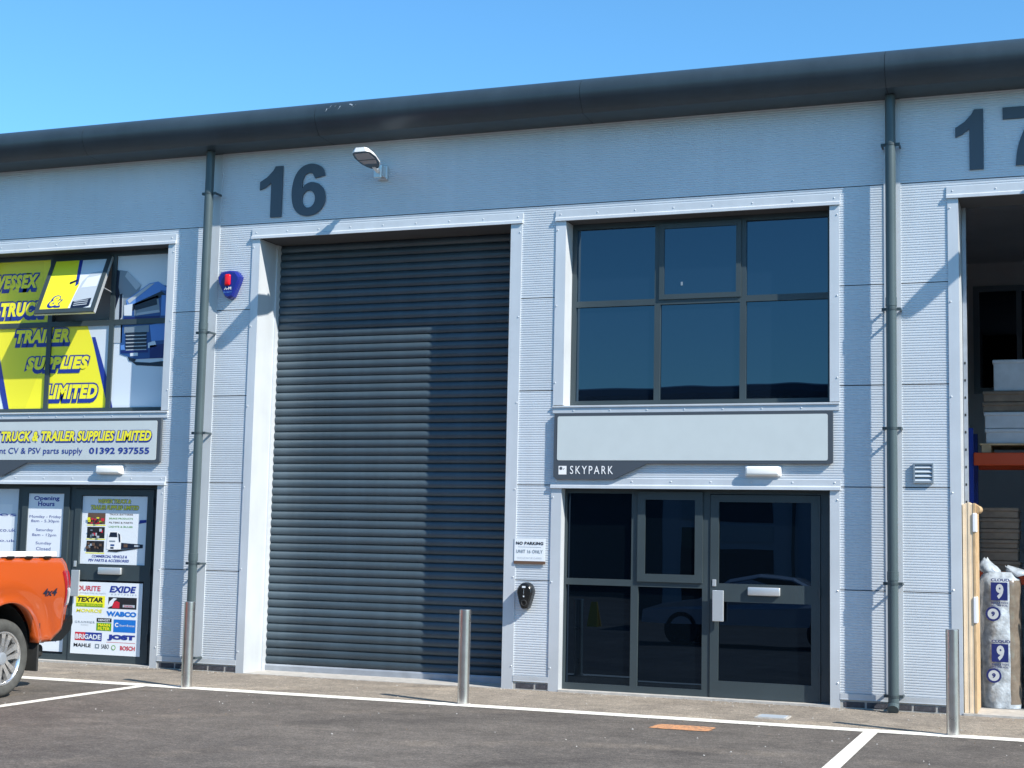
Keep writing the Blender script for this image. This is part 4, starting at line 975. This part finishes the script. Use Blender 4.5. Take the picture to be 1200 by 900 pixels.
# bagged insulation rolls
def bag(x0, x1, y0, y1, zt, label, seed):
    rnd = random.Random(seed); t = thing('insulation_roll', label, 'bagged roll', ((x0 + x1) / 2, (y0 + y1) / 2, .004), 'bagged insulation rolls in the open doorway')
    n, mrows = 40, 34; V = []; F = []; K = []
    cx, cy, rx, ry = (x0 + x1) / 2, (y0 + y1) / 2, (x1 - x0) / 2, (y1 - y0) / 2
    ph = [rnd.uniform(0, 6.28) for _ in range(8)]
    for j in range(mrows + 1):
        z = .006 + (zt - .006) * j / mrows; f = 1 - .30 * max(0, (j / mrows - .93) / .07) - .05 * max(0, 1 - j / 2)
        for i in range(n):
            a = 2 * math.pi * i / n
            wv = .006 * math.sin(5 * a + 3 * z + ph[0]) * math.sin(4 * z + ph[1]) + .004 * math.sin(11 * a - 17 * z + ph[2]) + .003 * math.sin(31 * z + 5 * a + ph[3])
            ca, sa = math.cos(a), math.sin(a); p = 2.6
            q_ = (abs(ca) ** p + abs(sa) ** p) ** (-1 / p)
            V.append((cx + (rx * q_ * f + wv) * ca, cy + (ry * q_ * f + wv) * sa, z))
    for j in range(mrows):
        for i in range(n):
            F.append((j * n + i, j * n + (i + 1) % n, (j + 1) * n + (i + 1) % n, (j + 1) * n + i))
            a = 2 * math.pi * (i + .5) / n; K.append(1 if math.cos(a) > .42 and 0 < j < mrows - 2 else 0)
    F.append(tuple(range(mrows * n, mrows * n + n))); K.append(0)
    link('wrapped_roll', V, F, None, t, mats=[M['bag'], M['bagb']], fm=K, smooth=True)
    # knotted ears of the film
    for (ex, sgn, h_) in ((x0 + .06, -1, .17), (x1 - .12, 1, .09)):
        V = []; F = []
        for j in range(6):
            u = j / 5; w_ = .075 * (1 - u) ** .4 * (1 + .5 * math.sin(u * 5)) + .014
            c = (ex + sgn * .05 * u * (1 - 2.2 * (u - .3)) + (.09 * (1 - u)), cy - ry * .3, zt - .03 + h_ * u)
            for i in range(8):
                a = 2 * math.pi * i / 8; V.append((c[0] + w_ * math.cos(a) * (1 + .3 * math.sin(3 * a)), c[1] + w_ * .7 * math.sin(a), c[2] + .015 * math.cos(2 * a)))
        for j in range(5):
            for i in range(8): F.append((j * 8 + i, j * 8 + (i + 1) % 8, (j + 1) * 8 + (i + 1) % 8, (j + 1) * 8 + i))
        F.append(tuple(range(40, 48))); link('film_ear', V, F, M['bag'], t, smooth=True)
    vb = M['navy']
    P_ = Print((0, y0 - .022, 0)); w_ = x1 - x0
    for zb in (zt - .43, zt - 1.06):
        a0, a1 = x0 + .32 * w_, x0 + .70 * w_
        P_.text('CLOUD', a0, zb + .335, a1 + .02, zb + .365, vb, 2, bold=.04)
        P_.rect(a0, zb + .14, a1, zb + .325, vb, 2); P_.text('9', a0 + .05, zb + .155, a1 - .04, zb + .31, M['lgrey'], 3, bold=.05)
        P_.text('INSULATION', a0, zb + .105, a1, zb + .125, vb, 2, bold=.02); P_.text('DOUBLE FOIL', a0, zb + .078, a1, zb + .096, vb, 2, bold=.02)
        c0, c1 = a0 + .02, zb - .0
        for rr_, m_, l_ in ((.075, 'navy', 2), (.055, 'lgrey', 3)): P_.poly([(c0 + rr_ * math.cos(k * .314), c1 + rr_ * math.sin(k * .314)) for k in range(20)], M[m_], l_)
        P_.text('9', c0 - .018, c1 - .025, c0 + .018, c1 + .025, vb, 4, bold=.05)
    P_.build('lettering', t)
bag(-.885, -.45, .80, 1.30, 1.40, 'clear bagged insulation roll with blue 9 logos beside the timber boards', 3)
bag(-.42, .02, .84, 1.34, 1.40, 'bagged insulation roll cut off by the right edge of the photo', 5)

# ------------------------------------------------------------------ orange pickup, backed up to unit 15
TX = -9.66; XC = TX - .93
tk = thing('pickup_truck', 'orange pickup truck backed up to the left entrance, only its rear quarter in view', 'pickup', (XC, -5.3, 0))
WY = (-3.60, -6.82); WR = .378
def side_x(y, z):
    d = 0.0
    d += .050 * math.exp(-((z - 1.02) / .22) ** 2)                         # shoulder
    d -= .055 * max(0, (1.02 - z) / .55) ** 2 * 0 + .035 * max(0, (z - 1.12) / .22) ** 2
    d -= .05 * max(0, (.62 - z) / .25) ** 2
    for wy in WY:
        r = math.hypot(y - wy, z - WR)
        d += .055 * math.exp(-((r - .50) / .075) ** 2) * (1 if z > .3 else .5)   # flared arch lip
        d += .022 * math.exp(-((r - .72) / .10) ** 2) * (1 if z > .5 else 0)
    e = max(0, (y + 2.74) / .12); d -= .045 * min(1.0, e) ** 2                # turn of the rear corner
    e = max(0, (-7.55 - y) / .4); d -= .22 * e * e
    return TX - .02 + d
def arch(y):
    zl = .50 + .0 * y
    for wy in WY:
        dy = y - wy
        if abs(dy) < .485: zl = max(zl, WR + .06 + math.sqrt(.485 ** 2 - dy * dy) * .98)
    if y > -2.90: zl += (y + 2.90) * .55
    return zl
def top(y):
    if y > -4.45: return 1.335 + (-2.68 - y) * .0
    if y > -6.2: return 1.28
    return 1.28 - (-6.2 - y) ** 2 * .09
def flank(y0, y1, name, parent, m, gap=.004, n=None):
    n = n or int((y1 - y0) / .018) + 2
    ys = sorted(set([y0 + gap + (y1 - y0 - 2 * gap) * i / n for i in range(n + 1)]))
    rows = 22
    for s in (1, -1):
        V = []; F = []
        for y in ys:
            zl, zt = arch(y), top(y)
            for j in range(rows + 1):
                z = zl + (zt - zl) * j / rows; x = side_x(y, z)
                if j == rows: x -= .035; z += .004
                elif j == rows - 1: x -= .010
                V.append((x if s == 1 else 2 * XC - x, y, z))
            # inward lip at the bottom edge
            x = side_x(y, zl) - .10; V.append((x if s == 1 else 2 * XC - x, y, zl + .005))
        c = rows + 2
        for i in range(len(ys) - 1):
            for j in range(rows): F.append((i * c + j, (i + 1) * c + j, (i + 1) * c + j + 1, i * c + j + 1))
            F.append((i * c + rows + 1, (i + 1) * c + rows + 1, (i + 1) * c, i * c))
        link(name, V, F, m, parent, smooth=True)
flank(-4.45, -2.60, 'bed_side', tk, M['orange'])
flank(-6.05, -4.46, 'door_side', tk, M['orange'])
flank(-7.95, -6.06, 'front_wing', tk, M['orange'])
xi0, xi1 = 2 * XC - TX + .15, TX - .15
MB().box(xi0, xi1, -7.7, -2.8, .48, .55).build('floor_pan', M['rubber'], tk)
for wy in WY:
    for s in (1, -1):
        k = MB(); xo = TX - .10 if s == 1 else 2 * XC - TX + .10
        V = []
        for i in range(17):
            a_ = math.pi * i / 16; V += [(xo, wy + .50 * math.cos(a_), WR + .05 + .49 * math.sin(a_)), (xo - s * .42, wy + .50 * math.cos(a_), WR + .05 + .49 * math.sin(a_))]
        V += [(xo - s * .42, wy, WR + .05)]
        k.add(V, [(2 * i, 2 * i + 2, 2 * i + 3, 2 * i + 1) for i in range(16)] + [(2 * i + 1, 2 * i + 3, 34) for i in range(16)])
        k.build('wheel_arch_liner', M['rubber'], tk)
# bed interior, cover, tailgate, cab
MB().box(xi0, xi1, -4.42, -2.75, 1.30, 1.335).build('load_cover', M['black'], tk)
k = MB().rbox(2 * XC - TX + .12, TX - .12, -2.68, -2.63, .60, 1.31, .02, 3); k.build('tailgate', M['orange'], tk, auto=True)
MB().rbox(XC - .30, XC + .30, -2.628, -2.612, .98, 1.06, .006, 1).build('tailgate_handle', M['black'], tk)
for s in (1, -1):
    X_ = lambda v: v if s == 1 else 2 * XC - v
    def sb(x0, x1): return sorted((X_(x0), X_(x1)))
    # rail bar on its feet
    rl = MB().rbox(*sb(TX - .13, TX - .06), -4.4, -2.78, 1.352, 1.408, .012, 3).build('side_rail', M['white'], tk, auto=True)
    for yy in (-2.93, -3.22, -3.5, -3.9): MB().rbox(*sb(TX - .135, TX - .045), yy - .05, yy + .05, 1.335, 1.3625, .006, 1).build('rail_foot', M['black'], rl)
    # tail lamp wrapping the corner: follows the flank
    for nm, zlo_, zhi_, mm, ya, off in (('tail_light', 1.04, 1.215, 'lred', -2.745, .007), ('reverse_lens', .86, 1.038, 'lclear', -2.715, .007), ('lamp_edge', .845, 1.20, 'lred', -2.76, .006)):
        V = []; F = []; N1, N2 = 8, 8; yb = -2.598 if nm != 'lamp_edge' else -2.72
        for i in range(N1 + 1):
            for j in range(N2 + 1):
                z = zlo_ + (zhi_ - zlo_) * j / N2; sk = (1.2 - z) * .12
                y = (ya + sk) + (yb - ya - (sk if nm != 'lamp_edge' else 0)) * i / N1
                y = min(y, -2.594)
                x = side_x(min(y, -2.600), z) + off * (1 if 0 < j < N2 else 0)
                V.append((X_(x), y, z))
        c = N2 + 1
        for i in range(N1):
            for j in range(N2): F.append((i * c + j, (i + 1) * c + j, (i + 1) * c + j + 1, i * c + j + 1))
        # back face of the lamp
        b0 = len(V)
        for j in range(N2 + 1): V.append((V[N1 * c + j][0] + (-.12 if s == 1 else .12), -2.59, V[N1 * c + j][2]))
        for j in range(N2): F.append((N1 * c + j, b0 + j, b0 + j + 1, N1 * c + j + 1))
        link(nm, V, F, M[mm], tk, smooth=False)
    # mud flap, rear bumper corner
    MB().rbox(*sb(TX - .28, TX - .0), -3.085, -3.06, .22, .70, .006, 1).build('mud_flap', M['rubber'], tk)
pts = [(-2.90, .50), (-2.86, .56), (-2.68, .64), (-2.60, .72), (-2.56, .755), (-2.515, .75), (-2.505, .68), (-2.54, .60), (-2.68, .50)]
MB().prism(pts, 'x', 2 * XC - TX + .03, TX - .03).build('rear_bumper', M['black'], tk, auto=True)
MB().rbox(XC - .5, XC + .78, -3.0, -2.78, .33, .47, .05, 3).build('tow_bar', M['rubber'], tk)
# cab: glasshouse lofted from side profile
cab = [(-4.50, 1.30), (-4.62, 1.58), (-4.78, 1.78), (-5.0, 1.82), (-5.6, 1.80), (-5.95, 1.70), (-6.62, 1.26)]
V = []; n = len(cab)
for s in (1, -1):
    for y, z in cab:
        inn = .07 + (z - 1.28) * .34; x = TX - inn; V.append((x if s == 1 else 2 * XC - x, y, z))
F = [tuple(range(n)), tuple(range(2 * n - 1, n - 1, -1))] + [(i, n + i, n + (i + 1), i + 1) for i in range(n - 1)]
link('cab', V, F, M['orange'], tk)
for s in (1, -1):
    for (ya, yb) in ((-5.18, -4.72), (-5.95, -5.24)):
        V = []
        for y, z in ((ya if ya > -5.5 else ya - .3, 1.33), (yb, 1.33), (yb, 1.70), (ya + (.0 if ya > -5.5 else .05), 1.70)):
            x = TX - .07 - (z - 1.28) * .34 + .004; V.append((x if s == 1 else 2 * XC - x, y, z))
        link('side_window', V, [(0, 1, 2, 3)], M['glassd'], tk)
V = [(TX - .20, -6.56, 1.305), (2 * XC - TX + .20, -6.56, 1.305), (2 * XC - TX + .28, -5.985, 1.685), (TX - .28, -5.985, 1.685)]
link('windscreen', [(v[0], v[1] - .006, v[2] + .008) for v in V], [(0, 1, 2, 3)], M['glassd'], tk)
V = [(TX - .22, -4.60, 1.37), (2 * XC - TX + .22, -4.60, 1.37), (2 * XC - TX + .28, -4.75, 1.70), (TX - .28, -4.75, 1.70)]
link('rear_window', [(v[0], v[1] + .05, v[2]) for v in V], [(3, 2, 1, 0)], M['glassd'], tk)
V = []; ys = [-6.05, -6.6, -7.1, -7.5, -7.8, -7.94]; zs = [1.27, 1.29, 1.26, 1.19, 1.08, .95]
for y, z in zip(ys, zs):
    for u in (-1, -.6, 0, .6, 1): V.append((XC + u * (.90 - max(0, -7.3 - y) * .18), y, z - abs(u) ** 3 * .035))
link('bonnet', V, [(i * 5 + j, i * 5 + j + 1, (i + 1) * 5 + j + 1, (i + 1) * 5 + j) for i in range(5) for j in range(4)], M['orange'], tk, smooth=True)
MB().rbox(XC - .55, XC + .55, -8.0, -7.90, .72, 1.0, .02, 2).build('grille', M['black'], tk); MB().rbox(XC - .84, XC + .84, -8.02, -7.86, .42, .70, .04, 3).build('front_bumper', M['orange'], tk)
for s in (1, -1): MB().rbox(*sorted((XC + s * .56, XC + s * .80)), -7.96, -7.82, .86, 1.02, .02, 2).build('headlight', M['lclear'], tk)
# wheels
def wheel(x, y, s):
    w0 = MB(); ax = (s, 0, 0)
    w0.lathe([(-.24, .25), (-.245, .33), (-.215, .365), (-.15, .377), (-.05, .377), (-.012, .366), (.012, .342), (.016, .315), (.010, .285), (-.004, .262), (-.03, .252)], (x, y, WR), ax, 56)
    ty = w0.build('wheel', M['tyre'], tk, smooth=True)
    r_ = MB(); r_.lathe([(-.20, .235), (-.05, .235), (-.012, .252), (-.002, .262), (.004, .256), (-.002, .246), (-.02, .236)], (x, y, WR), ax, 56)
    r_.build('rim_lip', M['chrome'], ty, smooth=True)
    MB().lathe([(-.10, .24), (-.10, .001)], (x, y, WR), ax, 32).build('rim_back', M['black'], ty)
    MB().lathe([(-.085, .15), (-.075, .15), (-.075, .02)], (x, y, WR), ax, 32).build('brake_disc', M['galv'], ty)
    u, v = Vector((0, 1, 0)), Vector((0, 0, 1)); n = Vector((s, 0, 0)); O = Vector((x, y, WR))
    for q6 in range(6):
        a = math.pi / 3 * q6 + .26; k = MB()
        for sg in (-1, 1):
            dirn = u * math.cos(a) + v * math.sin(a); per = u * -math.sin(a) + v * math.cos(a)
            pts = [(.045, sg * .004, .038 * sg), (.12, sg * .009, sg * .050), (.19, sg * .016, sg * .064), (.249, sg * .020, sg * .090)]
            V = []
            for rr_, t0, t1 in pts:
                hgt = -.012 - .02 * (rr_ - .05) / .2 + .02 * ((rr_ - .05) / .2) ** 2
                for tt, dd in ((t0, 0), (t1, 0), (t1, -.045), (t0, -.045)): V.append(O + dirn * rr_ + per * tt + n * (hgt + dd))
            F = [(0, 1, 2, 3)] + [(i * 4 + j, (i + 1) * 4 + j, (i + 1) * 4 + (j + 1) % 4, i * 4 + (j + 1) % 4) for i in range(3) for j in range(4)]
            k.add(V, F)
        k.build('spoke', M['chrome'], ty)
    MB().lathe([(-.04, .062), (-.008, .060), (-.002, .04), (0, .001)], (x, y, WR), ax, 20).build('hub_cap', M['galv'], ty)
for wy in WY:
    wheel(TX + .0, wy, 1); wheel(2 * XC - TX, wy, -1)
# 4x4 badge print
P_ = Print((TX - .012, 0, 0), Vector((0, 1, 0)), ZF)
P_.text('4x4', -3.11, .965, -2.87, 1.04, M['tdark'], 2, bold=.03, shear=.25); bo = P_.build('badge', tk)
for v in bo.data.vertices:      # lay the badge on the curved flank
    wv = v.co + tk.location; v.co.x = side_x(wv.y, wv.z) + .006 - tk.location.x

# ------------------------------------------------------------------ the other side of the yard, seen reflected in the glass
OB = thing('opposite_building', 'long grey industrial terrace across the yard, seen only as a reflection', 'building', (-12, -31, 0))
MB().box(-50, 24, -43, -31, 0, 6.45).build('wall', M['clad'], OB)
MB().prism([(-31.0, 6.3), (-30.55, 6.3), (-30.5, 6.5), (-30.62, 6.72), (-31, 6.8), (-43, 7.7), (-43, 6.46), (-31, 6.46)], 'x', -50, 24).build('roof', M['gutter'], OB)
for i in range(9):
    x = -48 + i * U
    k = MB().box(x, x + 3.25, -31.0, -30.98, 0, 5.2).build('shutter', M['slat'], OB)
    MB().box(x + 3.9, x + 6.8, -31.0, -30.97, 3.1, 5.2).build('window', M['glass'], OB)
    MB().box(x + 3.9, x + 6.8, -31.0, -30.97, 0, 2.2).build('glazed_screen', M['glassd'], OB)
    MB().box(x + 3.9, x + 6.8, -31.02, -30.95, 2.45, 3.0).build('sign_panel', M['signw'], OB)
    MB().cyl((x + 7.5, -30.85, 0), (x + 7.5, -30.85, 6.3), .06, 10).build('downpipe', M['pipe'], OB)
# silver car parked in the yard left of the camera
CX = -5.5
sc_ = thing('silver_car', 'silver saloon car parked in the yard, reflected in the door glass', 'car', (CX, -12.7, 0))
prf = [(-2.15, .42), (-2.12, .66), (-1.7, .78), (-1.0, .90), (-.45, 1.26), (.1, 1.36), (.75, 1.32), (1.45, 1.0), (2.0, .92), (2.15, .80), (2.16, .42)]
V = []; ncr = len(prf); secs = ((-.86, .0), (-.78, .05), (0, .06), (.78, .05), (.86, .0))
for yo, dz in secs:
    for x, z in prf:
        zz = z if z < .95 else z + dz - .05; yy = yo * (1 if z < .95 else .82)
        V.append((CX + x, -12.7 + yy, zz))
F = [(i * ncr + j, i * ncr + j + 1, (i + 1) * ncr + j + 1, (i + 1) * ncr + j) for i in range(4) for j in range(ncr - 1)] + [tuple(range(ncr)), tuple(range(4 * ncr, 5 * ncr))[::-1]]
link('body', V, F, M['silver'], sc_)
for s in (-1, 1):
    for wx in (-1.35, 1.35): MB().lathe([(-.2, .01), (-.2, .30), (-.17, .33), (-.02, .33), (.01, .30), (.01, .22), (-.02, .20), (-.02, .01)], (CX + wx, -12.7 + s * .85, .33), (0, s, 0), 24).build('wheel', M['rubber'], sc_)
    V = [(CX + x, -12.7 + s * .725, z) for x, z in ((-.85, .96), (-.42, 1.20), (.1, 1.29), (.72, 1.25), (1.2, 1.02), (.9, .95))]
    link('side_window', V, [tuple(range(6))], M['glassd'], sc_)
# yellow caution stand, also only reflected
cx_, cz_ = fac(691, 742, 12.4)
ys_ = thing('caution_stand', 'yellow folding caution stand in the yard, reflected in the left pane of the glazed screen', 'caution stand', (cx_, -12.4, 0))
for s in (-1, 1):
    V = [(cx_ - .12, -12.4 + s * .12, .0), (cx_ + .12, -12.4 + s * .12, .0), (cx_ + .06, -12.4 + s * .012, .46), (cx_ - .06, -12.4 + s * .012, .46)]
    V += [(v[0], v[1] - s * .01, v[2]) for v in V]
    link('panel', V, [(0, 1, 2, 3), (4, 5, 6, 7), (0, 1, 5, 4), (1, 2, 6, 5), (2, 3, 7, 6), (3, 0, 4, 7)], M['yellow'], ys_)

# grit and dry leaves along the foot of the wall
k = MB()
for i in range(420):
    if i < 260: x = random.uniform(-12.5, -.2); y = -.03 - abs(random.gauss(0, .10))
    else: x = random.uniform(-11, 0); y = random.uniform(-4.4, -.2)
    if any(a - .02 < x < b + .02 for a, b in (R16, R17)) and i < 260 and random.random() < .7: continue
    r_ = random.uniform(.004, .011); a = random.uniform(0, 6.28)
    V = [(x + r_ * math.cos(a + q * 1.571) * random.uniform(.6, 1.3), y + r_ * math.sin(a + q * 1.571) * random.uniform(.6, 1.3), .001) for q in range(4)] + [(x, y, .002 + r_ * .8)]
    k.add(V, [(0, 1, 4), (1, 2, 4), (2, 3, 4), (3, 0, 4)], random.randint(0, 2))
tag(k.build('grit', None, mats=[M['mortar'], M['sill'], M['card']]), 'loose pale grit and leaf crumbs scattered on the asphalt', 'grit', kind='stuff')
